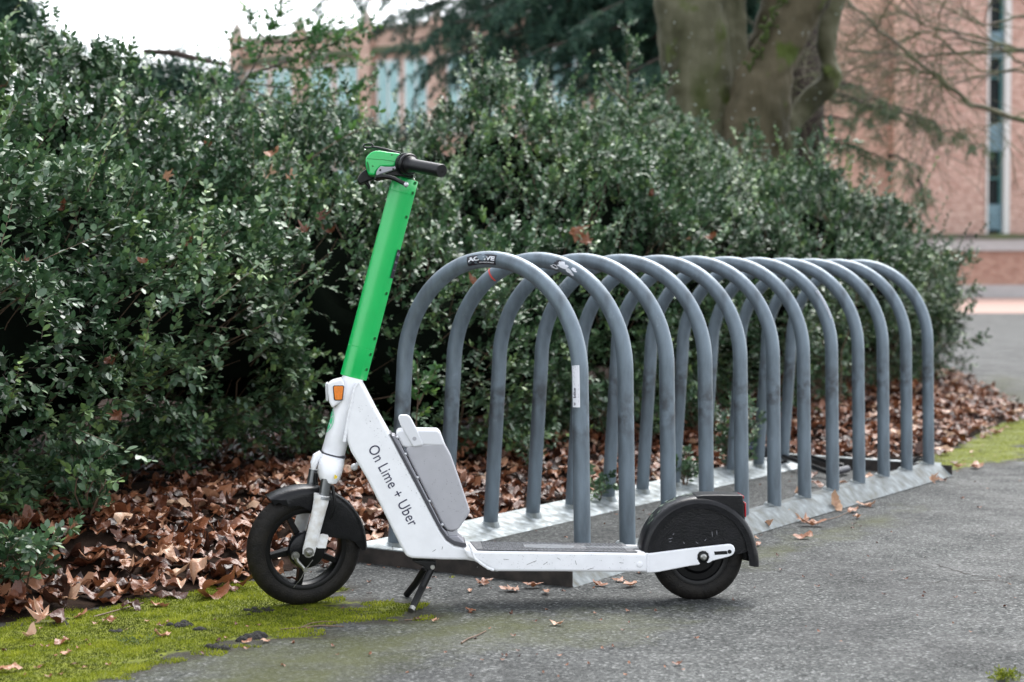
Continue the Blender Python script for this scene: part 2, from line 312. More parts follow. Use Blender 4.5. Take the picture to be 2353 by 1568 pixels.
def asphalt():
    m = bpy.data.materials.new('asphalt'); m.use_nodes = True; n = m.node_tree; b = n.nodes['Principled BSDF']
    tc = n.nodes.new('ShaderNodeTexCoord'); o = tc.outputs['Object']
    def noise(sc, det=4, rough=.6):
        t = n.nodes.new('ShaderNodeTexNoise'); t.inputs['Scale'].default_value = sc; t.inputs['Detail'].default_value = det; t.inputs['Roughness'].default_value = rough
        n.links.new(o, t.inputs['Vector']); return t.outputs[0]
    vo = n.nodes.new('ShaderNodeTexVoronoi'); vo.inputs['Scale'].default_value = 170; n.links.new(o, vo.inputs['Vector'])
    sv = n.nodes.new('ShaderNodeSeparateXYZ'); n.links.new(vo.outputs['Color'], sv.inputs[0])
    agg = ramp(n, sv.outputs[0], [(0,(.018,.020,.020)), (.5,(.066,.070,.069)), (.85,(.098,.102,.099)), (1,(.22,.225,.22))])
    big = ramp(n, noise(1.6, 6), [(.32,(.62,.62,.63)), (.5,(.92,.92,.92)), (.7,(1.12,1.12,1.12))])
    mid = ramp(n, noise(28, 4), [(.3,(.78,.78,.78)), (.7,(1.18,1.18,1.18))])
    def mul(a, c, f=1., bt='MULTIPLY'):
        x = n.nodes.new('ShaderNodeMixRGB'); x.blend_type = bt
        if isinstance(f, float): x.inputs[0].default_value = f
        else: n.links.new(f, x.inputs[0])
        n.links.new(a, x.inputs[1])
        if isinstance(c, tuple): x.inputs[2].default_value = (*c, 1)
        else: n.links.new(c, x.inputs[2])
        return x.outputs[0]
    c = mul(mul(agg, big), mid)
    def att(nm):
        a = n.nodes.new('ShaderNodeAttribute'); a.attribute_name = nm; return a.outputs['Fac']
    def math_(op, a, bb):
        x = n.nodes.new('ShaderNodeMath'); x.operation = op; x.use_clamp = op in ('SUBTRACT','MULTIPLY','ADD') and True
        for i, q in enumerate((a, bb)):
            if isinstance(q, (int, float)): x.inputs[i].default_value = q
            else: n.links.new(q, x.inputs[i])
        return x.outputs[0]
    def thr(a, lo, hi):
        x = n.nodes.new('ShaderNodeMapRange'); x.inputs[1].default_value = lo; x.inputs[2].default_value = hi; n.links.new(a, x.inputs[0]); return x.outputs[0]
    # greenish film
    sn = noise(13, 10, .85); f1 = thr(math_('ADD', math_('MULTIPLY', att('stain'), .75), math_('MULTIPLY', sn, .8)), .62, 1.02)
    c = mul(c, (.060,.066,.016), math_('MULTIPLY', f1, .8), 'MIX')
    # moss base
    mn = noise(14, 8, .75); x = n.nodes.new('ShaderNodeMath'); x.operation = 'ADD'; n.links.new(att('moss'), x.inputs[0]); n.links.new(mn, x.inputs[1])
    f2 = thr(x.outputs[0], .98, 1.10)
    f3 = thr(x.outputs[0], .70, .92); c = mul(c, (.028,.024,.017), math_('MULTIPLY', f3, .8), 'MIX')
    mc = ramp(n, noise(45, 5), [(.3,(.045,.055,.008)), (.5,(.12,.14,.010)), (.75,(.20,.22,.018))])
    c = mul(c, mc, f2, 'MIX')
    # sparse cracks on the right
    n.links.new(c, b.inputs['Base Color'])
    n.links.new(ramp(n, noise(5, 5), [(.35,(.55,.55,.55)), (.7,(.85,.85,.85))]), b.inputs['Roughness'])
    b.inputs['Specular IOR Level'].default_value = .16
    bu = n.nodes.new('ShaderNodeBump'); bu.inputs['Strength'].default_value = .8; bu.inputs['Distance'].default_value = .004
    hsum = math_('ADD', math_('MULTIPLY', vo.outputs['Distance'], -2.), noise(160, 3))
    x = n.nodes.new('ShaderNodeMath'); x.operation = 'ADD'; n.links.new(noise(150, 3), x.inputs[0]); n.links.new(sv.outputs[1], x.inputs[1])
    n.links.new(x.outputs[0], bu.inputs['Height']); n.links.new(bu.outputs[0], b.inputs['Normal'])
    return m
M['asphalt'] = asphalt()
g = npmesh('ground', np.c_[P2, Z], np.c_[ii, ii+1, ii+nx+1, ii+nx], M['asphalt'], smooth=True, attrs={'moss': mo, 'stain': stn}); tag(g, kind='structure')
def ground_z(x, y):
    if abs(x) < 8 and y < 14:
        return float(.004*pn(np.array([[x, y, 0.]]), 1.3)[0])*min(1, max(0, 1-abs(y-5)/9))
    return 0.
# soil bed under the hedge
r = .04; sx = np.arange(-6, 5, r); sy = np.arange(2, 19, r); X, Y = np.meshgrid(sx, sy); P = np.c_[X.ravel(), Y.ravel()]
nx = len(sx); ii = (np.arange(len(sy)-1)[:, None]*nx+np.arange(nx-1)[None]).ravel()
cent = P[ii]+r/2; ok = inside(cent, BED); ii = ii[ok]; zz = bed_h(P)+.001; zz = np.maximum(zz, .0015)
soil = npmesh('soil', np.c_[P, zz], np.c_[ii, ii+1, ii+nx+1, ii+nx], M['soil'], smooth=True); tag(soil, kind='structure')
# far paving strip
b = MB(); b.add([(5.0,39.4,.004),(90,39.4,.004),(90,67.5,.004),(5.0,67.5,.004)], [(0,1,2,3)])
M['pink_paving'] = brick('pink_paving', (.42,.26,.21), (.48,.32,.27), (.42,.30,.26), 1)
tag(b.build('pavement', M['pink_paving'], smooth=0), kind='structure')

# ------------------------------------------------------------------ SCOOTER (local frame: x = front to rear, y = away from the camera, z = up)
A0, A1 = G(698.5, 1392.6), G(1600.8, 1379.7)
dU = (A1-A0); dU.z = 0; dU.normalize(); SYAW = math.atan2(dU.y, dU.x)
dW = Vector((dU.y, -dU.x, 0))      # towards the camera
def L(x, y, wd=0.):                # photo measurement -> scooter local point on the plane wd metres to the near side
    d = ray(x, y); o = A0 + dW*wd; t = (o-C0).dot(dW)/d.dot(dW); p = C0+d*t-A0
    return Vector((p.dot(dU), -wd, p.z))
def c3(x, y, wd=0.): return L(517.0+x*.38462, 832.97+y*.3847, wd)
def c1(x, y, wd=0.): return L(746.8+x*.37373, 310.2+y*.37373, wd)
def c2(x, y, wd=0.): return L(775.5+x*.12207, 310.2+y*.12207, wd)
def c4(x, y, wd=0.): return L(1378.7+x*.21986, 1062.75+y*.21986, wd)
def cb(x, y, wd=0.): return L(804.2+x*.31738, 1148.9+y*.31738, wd)
sc = empty('electric_scooter', A0, SYAW)
tag(sc, 'white and bright green kick scooter parked on its stand in front of the bike rack', 'scooter')
def slab(fn, pts, w0, w1, b=None):  # outline traced on the near face at w0, extruded to w1
    p = [fn(x, y, w0) for x, y in pts]; return (b or MB()).prism(p, (0, w0-w1, 0))
# frame: neck + deck beam + rear arms
fr = slab(c3, [(700,120),(780,112),(822,128),(845,180),(905,290),(990,440),(1100,640),(1200,830),(1290,1010),(1330,1065),(1385,1098),(1445,1108)], .047, -.047) if 0 else MB()
neck = [(832,150),(905,290),(990,440),(1100,640),(1200,830),(1290,1010),(1325,1060),(1370,1090),(1420,1104),(1470,1112),(1530,1130),(1640,1190),(1640,1255),(1608,1250),(1560,1225),(1490,1190),(1440,1182),(1300,1180),(1120,1172),(1083,1160),(1050,1100),(950,900),(850,700),(780,580),(752,535),(730,470),(722,330),(752,200),(780,125),(812,118)]
slab(c3, neck, .050, -.050, fr)
DT = [(820,352),(890,366),(1000,371),(1500,376),(2085,384),(2150,386),(2175,525),(1500,521),(1062,520),(1030,508),(940,452),(850,420)]
slab(cb, DT, .070, -.070, fr)
frame = fr.build('frame', M['white'], sc, bevel=.008, seg=4)
# head tube, same casting
ax_b, ax_t = c3(645, 545), c1(172, 1492)
ht = MB(); axv = (ax_t-ax_b).normalized()
def ring(c, rx, ry, ax, n=32, rot=0., p=2.2):
    e1 = Vector((1,0,0)); e1 = (e1-ax*e1.dot(ax)).normalized(); e2 = ax.cross(e1); q = []
    for j in range(n):
        a = 2*PI*j/n; ca, sa = math.cos(a), math.sin(a)
        x = rx*math.copysign(abs(ca)**(2/p), ca); y = ry*math.copysign(abs(sa)**(2/p), sa)
        xr, yr = x*math.cos(rot)-y*math.sin(rot), x*math.sin(rot)+y*math.cos(rot); q.append(c+e1*xr+e2*yr)
    return q
hl = (ax_t-ax_b).length
ht.loft([ring(ax_b+axv*(hl*t), r1, r2, axv) for t, r1, r2 in ((0,.0295,.034),(.02,.031,.036),(.3,.030,.036),(.7,.029,.036),(.95,.0285,.036),(1.005,.0275,.034))])
head = ht.build('head_tube', M['white'], sc)
# weld bead between head tube and neck
wb = MB(); wl = [(800,122),(778,150),(764,210),(752,270),(738,330),(728,390),(718,440),(712,480)]
bead = [c3(x, y, .0475) for x, y in wl]; pts = []
for i in range(len(bead)-1):
    for k in range(8): pts.append(bead[i].lerp(bead[i+1], k/8))
wb.tube(pts, [.0044+.0004*math.sin(i*1.7) for i in range(len(pts))], 8)
pts = [cb(x, y, .068) for x, y in [(862,318),(880,360),(900,420),(950,462),(1000,495),(1050,512)]]; q = []
for i in range(len(pts)-1):
    for k in range(6): q.append(pts[i].lerp(pts[i+1], k/6))
wb.tube(q, [.0038+.0004*math.sin(i*1.9) for i in range(len(q))], 8)
wb.tube([c4(500, y, .0705) for y in range(955, 1150, 12)], [.0028+.0003*math.sin(i*1.9) for i in range(17)], 6)
wb.build('weld_bead', M['white'], frame)
# reflector housing on the head tube
rh = slab(c3, [(612,128),(640,112),(695,98),(712,120),(716,180),(706,222),(640,275),(622,240),(614,180)], .042, -.042)
housing = rh.build('reflector_housing', M['white'], sc, bevel=.005, seg=3)
slab(c3, [(652,138),(706,138),(713,146),(704,222),(698,229),(658,229),(650,222),(644,146)], .0445, .040).build('reflector_rim', M['black'], housing, bevel=.001)
slab(c3, [(655,143),(703,143),(708,149),(699,219),(695,224),(661,224),(656,219),(649,149)], .0462, .041).build('side_reflector', M['orange'], housing, bevel=.001)
slab(c3, [(598,130),(602,124),(614,122),(616,130),(619,225),(616,232),(606,234),(602,228)], .026, -.026).build('front_reflector', M['silver'], housing, bevel=.002)
# round emblem wrapped on the head tube front
def wrap(v2, t0, ang0, rx=.0301, ry=.0362, off=.0008):
    e1 = Vector((1,0,0)); e1 = (e1-axv*e1.dot(axv)).normalized(); e2 = axv.cross(e1); out = []
    for x, y in v2:
        a = ang0 + x/.034; ca, sa = math.cos(a), math.sin(a); p = 2.2
        out.append(ax_b+axv*(t0+y)+e1*((rx+off)*math.copysign(abs(ca)**(2/p), ca))+e2*((ry+off)*math.copysign(abs(sa)**(2/p), sa)))
    return out
em = MB(); side = 1 if axv.cross(Vector((1,0,0))).y > 0 else -1
a_front = PI + (0.02 if side > 0 else -.02)
n = 48; R1, R0 = .0315, .0295
em.add(wrap([(R1*math.cos(2*PI*i/n), R1*math.sin(2*PI*i/n)) for i in range(n)]+[(R0*math.cos(2*PI*i/n), R0*math.sin(2*PI*i/n)) for i in range(n)], .082, a_front), [(i, (i+1)%n, (i+1)%n+n, i+n) for i in range(n)])
for k in range(6):
    a0 = k*PI/3+.1; m_ = 9; rr = [.006 + (.0255-.006)*i/4 for i in range(5)]
    vs = []; 
    for ri in rr:
        hw = (PI/6) - .0022/ri*1.0
        hw = max(.05, hw)
        vs += [(ri*math.cos(a0+hw*(2*j/(m_-1)-1)), ri*math.sin(a0+hw*(2*j/(m_-1)-1))) for j in range(m_)]
    em.add(wrap(vs, .082, a_front), [(i*m_+j, i*m_+j+1, (i+1)*m_+j+1, (i+1)*m_+j) for i in range(4) for j in range(m_-1)])
em.build('emblem', M['mint'], head, smooth=0)
# lettering on the neck: runs down the tube
def lettering(words, p0, p1, wd, m, name, parent, size, align='LEFT', bold=0., spacing=1.0):
    a = c3(*p0, wd); b2 = c3(*p1, wd); ex = (b2-a).normalized(); ey = Vector((ex.z*-1, 0, ex.x)); 
    if ey.x < 0: ey = -ey
    v, f = text2d(words, size, align, spacing, bold); k = (b2-a).length/max(1e-6, max(x for x, y in v)); mb = MB()
    mb.add([a + ex*(x*k) + ey*(y) for x, y in v], f)
    return mb.build(name, m, parent, smooth=0, recalc=False)
lt = lettering('On Lime + Uber', (851,512), (1103,985), .0512, M['ink'], 'lettering', frame, .0405, spacing=1.05)
# scuffs on deck and neck
sm = MB()
for (x, y, dx, dy, s_) in [(865,350,6,4,1),(1000,1095,3,25,1),(1240,1130,20,-12,.7),(1300,1100,-4,18,.7)]:
    sm.tube([c3(x, y, .0503), c3(x+dx, y+dy, .0503)], .0007*s_, 5)
for (x, y, dx, dy) in [(1280,470,70,-30),(1630,440,10,30),(1720,505,45,-12),(1400,470,30,-20),(1950,455,30,3),(1110,430,40,3),(1500,420,20,12)]:
    sm.tube([cb(x, y, .0703), cb(x+dx, y+dy, .0703)], .0005, 5)
sm.build('scuff_marks', M['galvdark'], frame)
bt = MB(); bt.lathe([(0,.004),(.006,.003),(.0085,0)], cb(2097,468,.0695), (0,-1,0), 20); bt.build('rivet', M['white'], frame)
# deck mat
def deck_pt(x, y, zoff=.0): # ray against the deck top plane
    d = ray(804.2+x*.31738, 1148.9+y*.31738); z = cb(1000,371,.070).z+zoff+A0.z; p = C0+d*((z-HC)/d.z)-A0
    return Vector((p.dot(dU), -p.dot(dW), z-A0.z))
mt = MB(); zt = cb(1000,371,.070).z
x0, x1 = cb(885,370,.066).x, cb(2085,370,.066).x
mt.prism([Vector((x0+.012,-.066,zt-.002)),Vector((x1,-.066,zt-.002)),Vector((x1-.02,.066,zt-.002)),Vector((x0,.066,zt-.002))], (0,0,.0055))
dmat = mt.build('deck_mat', M['mat_rubber'], sc, bevel=.001)
stud = MB()
for i in range(62):
    for j in range(13):
        cx = x0+.03+i*.0098+(j % 2)*.0049; cy = -.058+j*.0097
        if cx > x1-.03 or (abs(cy) < .036 and x0+.14 < cx < x1-.13): continue
        stud.add([(cx-.0035,cy-.0012,zt+.0034),(cx+.0035,cy-.0012,zt+.0034),(cx+.003,cy+.0012,zt+.0034),(cx-.003,cy+.0012,zt+.0034),(cx,cy,zt+.0058)], [(0,1,4),(1,2,4),(2,3,4),(3,0,4)])
stud.build('grip_studs', M['mat_rubber'], dmat, smooth=0)
em = MB(); cxm = x0+.205; n = 40
def ell(cx, a, b2, z, n=40): return [(cx+a*math.cos(2*PI*i/n), b2*math.sin(2*PI*i/n), z) for i in range(n)]
em.add(ell(cxm, .068, .036, zt+.0039), [tuple(range(n))])
em.add(ell(x0+.42, .13, .020, zt+.0039), [tuple(range(n))])
em.cur = 1
for a, b2 in ((.060,.031),(.052,.026)):
    o = ell(cxm, a, b2, zt+.0043); i2 = ell(cxm, a*.965, b2*.955, zt+.0043); em.add(o+i2, [(i, (i+1)%n, (i+1)%n+n, i+n) for i in range(n)])
for k in range(3):
    a = k*PI/3+.3; c, s_ = math.cos(a), math.sin(a); em.add([(cxm+.05*c-.0012*s_,.025*s_+.0012*c,zt+.0045),(cxm+.05*c+.0012*s_,.025*s_-.0012*c,zt+.0045),(cxm-.05*c+.0012*s_,-.025*s_-.0012*c,zt+.0045),(cxm-.05*c-.0012*s_,-.025*s_+.0012*c,zt+.0045)], [(0,1,2,3)])
o = ell(x0+.42, .12, .016, zt+.0043); i2 = ell(x0+.42, .1175, .0148, zt+.0043); em.add(o+i2, [(i, (i+1)%n, (i+1)%n+n, i+n) for i in range(n)])
wem = em.build('worn_emblem', [M['mat_mark'], M['mat_line']], dmat, smooth=0)
z0_, z1_ = cb(890,367,.070), cb(2085,384,.070); xr_ = cb(1000,371,.070).x; slp = (z1_.z-z0_.z)/(z1_.x-z0_.x)
for o_ in [dmat]+list(dmat.children):
    for v_ in o_.data.vertices: v_.co.z += slp*(v_.co.x-xr_)

# ---- steering part: everything turned with the bars
STE = math.radians(19)
CW = L(698.5, 1258, 0)                       # front wheel centre
RM = Matrix.Rotation(-STE, 3, axv)           # turn towards the camera side
if (RM @ Vector((-1,0,0))).y > 0: RM = Matrix.Rotation(STE, 3, axv)
e1, e2, e3 = RM @ Vector((1,0,0)), RM @ Vector((0,0,1)), RM @ Vector((0,-1,0))   # e3: near side
WR = .1525
def wheel(name, c, e1, e2, e3, R, tw, parent, solid=False):
    root = MB()
    # tyre with carved sipes
    n = 360; prof = []
    for k in range(22):
        a = -PI*.80 + 2*PI*.80*k/21; prof.append((R-tw*.5+tw*.5*math.cos(a)*1.0, tw*.5*math.sin(a)*(1.0)))
    V = []; 
    for j in range(n):
        th = 2*PI*j/n; dirv = e1*math.cos(th)+e2*math.sin(th)
        for (r, h) in prof:
            u = abs(h)/(tw*.5); ph = (th*34/(2*PI) + u*.9) % 1.0
            grv = (r > R-tw*.46) and u > .12 and ph < .14
            gl = (th*34/(2*PI)) and abs(u-.5) < 0.0
            V.append(c + dirv*(r-(.0022 if grv else 0)) + e3*h)
    k = len(prof); fs = [(j*k+i, j*k+i+1, ((j+1)%n)*k+i+1, ((j+1)%n)*k+i) for j in range(n) for i in range(k-1)]
    root.add(V, fs); tyre = root.build('tyre', M['rubber'], None, smooth=30)
    wh = MB(); ri = R-tw*.80
    wh.lathe([(ri+.012,-tw*.36),(ri-.002,-tw*.42),(ri-.012,-tw*.36),(ri-.016,-tw*.15),(ri-.016,tw*.15),(ri-.012,tw*.36),(ri-.002,tw*.42),(ri+.012,tw*.36),(ri+.006,0)], c, e3, 72, closed=True)
    if solid: wh.lathe([(0,-tw*.40),(ri*.55,-tw*.40),(ri*.62,-tw*.28),(ri,-tw*.26),(ri,tw*.26),(ri*.62,tw*.28),(ri*.55,tw*.40),(0,tw*.40)], c, e3, 60)
    else:
        for s_ in range(5):
            a = math.radians(-98+72*s_); d = e1*math.cos(a)+e2*math.sin(a); t = e3.cross(d)
            p0 = c+d*.028; p1 = c+d*(ri-.013)
            for q0, q1, h0, h1 in ((p0, p1, .009, .0065),):
                wh.add([q0+t*h0+e3*.015, q0-t*h0+e3*.015, q0-t*h0-e3*.015, q0+t*h0-e3*.015, q1+t*h1+e3*.012, q1-t*h1+e3*.012, q1-t*h1-e3*.012, q1+t*h1-e3*.012], [(0,1,2,3),(7,6,5,4),(0,4,5,1),(1,5,6,2),(2,6,7,3),(3,7,4,0)])
        wh.lathe([(0,-.035),(.030,-.035),(.034,-.028),(.034,.020),(0,.020)], c, e3, 40)
    rim = wh.build(name, M['rim'], parent, bevel=.0015)
    tyre.parent = rim; return rim
fw = wheel('front_wheel', CW, e1, e2, e3, WR, .056, sc)
dr = MB(); dr.lathe([(0,.021),(.050,.021),(.050,.026),(.046,.034),(.030,.040),(0,.040)], CW+e1*0, e3, 48)
dr.build('brake_drum', M['fender'], fw, bevel=.001)
# fork
fk = MB()
def W3(x, y, wd=.0): return c3(x, y, wd)
near = .058
pts = [W3(577,790,near), W3(574,830,near), W3(563,880,near), W3(548,940,near), W3(530,1010,near), W3(515,1070,near), W3(502,1120,near), W3(496,1150,near)]
dep = e3*0
fkc = pts
def leg(pts, off, mb):
    pts = [p+off for p in pts]; ax = (pts[0]-pts[-1]).normalized()
    mb.loft([ring(p, rx, ry, ax, 24) for p, (rx, ry) in zip(pts, [(.0205,.018),(.0195,.018),(.0180,.017),(.0175,.016),(.0172,.015),(.0168,.013),(.0165,.010),(.0145,.0075)])])
leg(fkc, Vector((0,0,0)), fk)
off_far = -(e3*(2*near))
lg = fk.build('fork_leg', M['white_worn'], sc)
tb = slab(c3, [(562,1030),(580,1026),(612,1032),(619,1042),(611,1078),(603,1112),(556,1112),(540,1100)], .056, .045).build('fork_tab', M['white_worn'], lg, bevel=.0015)
fk2 = MB(); leg(fkc, off_far, fk2); fk2.build('fork_leg', M['white_worn'], sc)
# crown
cr = MB()
cr.loft([ring(W3(x, y, 0), rx, ry, axv, 32, p=2.8) for x, y, rx, ry in ((650,556,.030,.040),(642,562,.033,.050),(634,590,.035,.066),(628,630,.034,.072),(622,668,.031,.073),(618,700,.024,.070),(617,708,.016,.062))])
crown = cr.build('fork_crown', M['white'], sc, smooth=45)
ar = MB(); ar.tube([W3(575,545,.036), W3(545,565,.040), W3(532,600,.043), W3(528,640,.043)], [.010,.011,.010,.006], 10)
ar.build('crown_rib', M['white'], crown)
cp = MB(); cp.lathe([(.0,.004),(.032,.004),(.034,.0),(.032,-.004),(0,-.004)], c3(648,548,0), axv, 32); cp.build('headset_seal', M['seam'], sc)
yb = slab(c3, [(655,670),(672,680),(668,694),(652,697)], .0735, .0725).build('paint_mark', mat('yellow_paint', (.75,.55,.02), .5), crown)
for off, nm in ((Vector((0,0,0)), 1), (off_far, 0)):
    st = MB(); st.tube([W3(607,690,near)+off, W3(590,800,near)+off], .0135, 20); st.lathe([(.0135,.0),(.019,.0),(.0195,-.007),(.0135,-.007)], W3(590,800,near)+off, (W3(607,690,near)-W3(590,800,near)).normalized(), 24)
    st.build('fork_tube', M['stanchion'], sc)
# axle nuts, brake lever arm
ax = MB(); cN = c3(502,1138,.072)
ax.lathe([(0,.0),(.0135,.0),(.0135,.0025),(.0,.0025)], cN-e3*.004, e3, 28)
ax.lathe([(0,0),(.0085,0),(.0085,.006),(.004,.010),(0,.010)], cN-e3*.002, e3, 6)
ax.tube([CW-e3*.07, cN], .005, 12)
ax.build('axle_nut', M['metal'], sc)
ba = MB(); q0, q1 = c3(420,1155,.062), c3(478,1238,.060)
ba.lathe([(0,-.002),(.011,-.002),(.011,.003),(.006,.003),(.006,.008),(0,.008)], q0, e3, 24)
ba.tube([q0, c3(432,1190,.062), q1], [.0072,.0062,.0045], 12); ba.lathe([(0,-.003),(.006,-.003),(.006,.006),(0,.006)], q1, e3, 16)
ba.tube([c3(525,1180,.06), c3(482,1236,.064), c3(455,1290,.066), c3(410,1345,.066)], .0011, 6)
ba.build('brake_arm', M['metal'], sc)
# front mudguard: U section swept round the wheel
def mudguard(c, e1, e2, e3, spans, hw, parent, name, t=.0025):
    mb = MB(); rows = []; n_in = 8
    for (ang, ro, sn, sf) in spans:        # angle, outer radius, skirt depth near / far
        a = math.radians(ang); d = e1*math.cos(a)+e2*math.sin(a); row = []
        rc = min(.020, hw*.5)
        sec = [(ro-sn, hw), (ro-sn*.5, hw+.001), (ro-rc, hw)]
        sec += [(ro-rc+rc*math.sin(b), hw-rc+rc*math.cos(b)) for b in (PI/8, PI/4, 3*PI/8, PI/2)]
        sec += [(ro+.001, 0)] + [(r_, -h_) for r_, h_ in reversed(sec[2:])] + [(ro-sf*.5, -hw), (ro-sf, -hw)]
        inner = [(r_-(t if abs(h_) < hw*.98 else 0), h_*(1-t/hw)) for r_, h_ in reversed(sec)]
        rows.append([c+d*r_+e3*h_ for r_, h_ in sec+inner])
    mb.loft(rows); return mb.build(name, M['fender'], parent, smooth=50)
sp = []
for ang, ro, sn in ((125,.172,.002),(122,.171,.012),(118,.170,.028),(112,.168,.040),(100,.166,.045),(88,.165,.060),(76,.164,.085),(64,.164,.100),(52,.164,.105),(40,.164,.104),(28,.164,.098),(18,.164,.080),(12,.164,.055),(6,.164,.036),(0,.165,.028),(-4,.166,.016)):
    sp.append((ang, ro, sn, min(sn, .045)))
fine_ = []
for a_, b_ in zip(sp, sp[1:]):
    for k in range(4): f = k/4; fine_.append(tuple(p_*(1-f)+q_*f for p_, q_ in zip(a_, b_)))
sp = fine_+[sp[-1]]
mudguard(CW, e1, e2, e3, sp, .037, sc, 'front_mudguard')
cbm = MB(); cbm.tube([c3(640,735,.045), c3(652,790,.050), c3(655,850,.05), c3(640,905,.048), c3(628,935,.045)], .0042, 10); cbm.tube([c3(545,660,-.03), c3(540,700,-.03), c3(545,740,-.03)], .006, 10)
cbm.build('brake_cable', M['black'], sc)
kn = MB(); kn.lathe([(0,.009),(.005,.0085),(.0085,.004),(.0095,0),(.0085,-.004),(.005,-.0085),(0,-.009)], c3(772,625,-.035), (0,-1,0), 24); kn.tube([c3(772,625,-.035), c3(800,600,-.03)], .005, 10)
kn.build('bell_knob', M['white'], sc)

# ---- rear wheel, arms, mudguard
CR = L(1600.8, 1272.7, 0)
E1, E2, E3 = Vector((1,0,0)), Vector((0,0,1)), Vector((0,-1,0))
rw = wheel('rear_wheel', CR, E1, E2, E3, .1232, .054, sc, solid=True)
arm_o = [(480,950),(520,955),(900,905),(1340,856),(1372,858),(1396,872),(1410,898),(1412,925),(1400,955),(1375,977),(1340,990),(1180,1030),(1142,1052),(1118,1054),(1130,1030),(1143,995),(1132,955),(1105,933),(1072,928),(1040,940),(1022,968),(1020,1010),(1038,1050),(1050,1062),(1030,1073),(940,1085),(600,1150),(520,1156),(480,1150)]
a1 = slab(c4, arm_o, .068, .056); arm = a1.build('rear_arm', M['white'], sc, bevel=.004, seg=3)
v_ = [c4(x, y, .068) for x, y in arm_o]; a2 = MB(); a2.prism([p+Vector((0,.124,0)) for p in v_], (0,.012,0)); a2.build('rear_arm', M['white'], sc, bevel=.004, seg=3)
nb = MB(); cN = c4(1080,990,.066)
nb.lathe([(0,-.012),(.0145,-.012),(.0145,-.002),(.0115,0),(0,0)], cN, E3, 28); nb.build('axle_cover', M['black'], arm)
nb = MB(); nb.lathe([(0,0),(.0085,0),(.0085,.005),(.0045,.007),(.0045,.012),(0,.012)], cN, E3, 24); nb.tube([cN, cN+Vector((0,.135,0))], .005, 10); nb.build('axle_nut', M['metal'], sc)
so = slab(c4, [(1192,933),(1325,925),(1335,960),(1200,968)], .0685, .066); so.lathe([(0,.0026),(.0052,.0026),(.0052,0)], c4(1353,933,.068), E3, 20)
so.build('slot', M['black'], arm, smooth=0)
sp = []
for ang in range(189, -14, -4):
    depth = .030
    sp.append((ang, .156+max(0, 8-ang)*.0004, depth, .05))
rm_ = mudguard(CR, E1, E2, E3, sp, .050, sc, 'rear_mudguard', t=.003)
# flat side disc, raised ring, tail box
sd_ = MB(); pl = [c4(450,948,.044)]
for a in range(168, -8, -8):
    pl.append(Vector((CR.x+.138*math.cos(math.radians(a)), -.044, CR.z+.138*math.sin(math.radians(a)))))
pl += [c4(1540,930,.044), c4(1480,955,.044), c4(1390,965,.044), c4(900,955,.044)]
sd_.prism(pl, (0,.006,0)); sd_.build('side_panel', M['fender'], rm_)
rg = MB(); cc = c4(985,945,.0445); n = 60
for r1, r2 in ((.0870,.0858),):
    V = []
    for i in range(n+1):
        a = math.radians(176-172*i/n)
        for r_, h in ((r1,0),(r1,.0012),(r2,.0012),(r2,0)): V.append(cc+Vector((r_*math.cos(a), -h, r_*math.sin(a))))
    rg.add(V, [(i*4+j, i*4+(j+1)%4, (i+1)*4+(j+1)%4, (i+1)*4+j) for i in range(n) for j in range(4)])
rg.build('raised_ring', M['fender'], rm_)
tx = [(1010,354),(1090,344),(1250,342),(1495,345),(1502,420),(1512,560),(1528,640),(1400,560),(1250,480),(1080,430),(1010,420)]
tbx = slab(c4, tx, .040, -.040); tbx.build('tail_box', M['fender'], rm_, bevel=.004, seg=3)
fl = slab(c4, [(330,860),(360,800),(500,570),(560,500),(640,430),(700,470),(600,560),(510,740),(440,930),(380,935)], .050, -.050)
sc_marks = MB()
for x, y, dx, dy in [(715,800,45,-10),(720,830,30,-8),(1000,830,30,20),(870,830,15,20),(1090,820,20,-18),(1170,720,5,60),(1220,710,3,50),(760,760,15,-20),(540,860,3,50),(1330,545,25,5),(1550,840,20,-8)]:
    sc_marks.tube([c4(x, y, .0442), c4(x+dx*.5, y+dy*.5+3, .0444), c4(x+dx, y+dy, .0442)], [.0003,.0009,.0003], 5)
sc_marks.build('scratches', M['greyplate'], rm_)
gs = MB(); rs_ = random.Random(3)
for i in range(26):
    a = math.radians(rs_.uniform(78, 150)); wq = rs_.uniform(-.03,.03); r_ = .1576; l = rs_.uniform(.004,.016)
    da = l/r_; p = [Vector((CR.x+r_*math.cos(a+s*da), -wq-t*.0025*rs_.uniform(.4,1.4), CR.z+r_*math.sin(a+s*da))) for s, t in ((0,0),(1,.4),(1.1,1),(.2,1.3))]
    gs.add(p, [(0,1,2,3)])
gs.build('worn_print', mat('worn_pale_green_print', (.35,.48,.36), .5), rm_, smooth=0)
slab(c4, [(1492,348),(1508,352),(1506,380),(1495,386)], .034, -.034).build('tail_reflector', M['red'], sc, bevel=.001)
slab(c4, [(1512,420),(1530,424),(1530,560),(1521,584),(1512,560)], .034, -.034).build('tail_light', M['red'], sc, bevel=.0015)
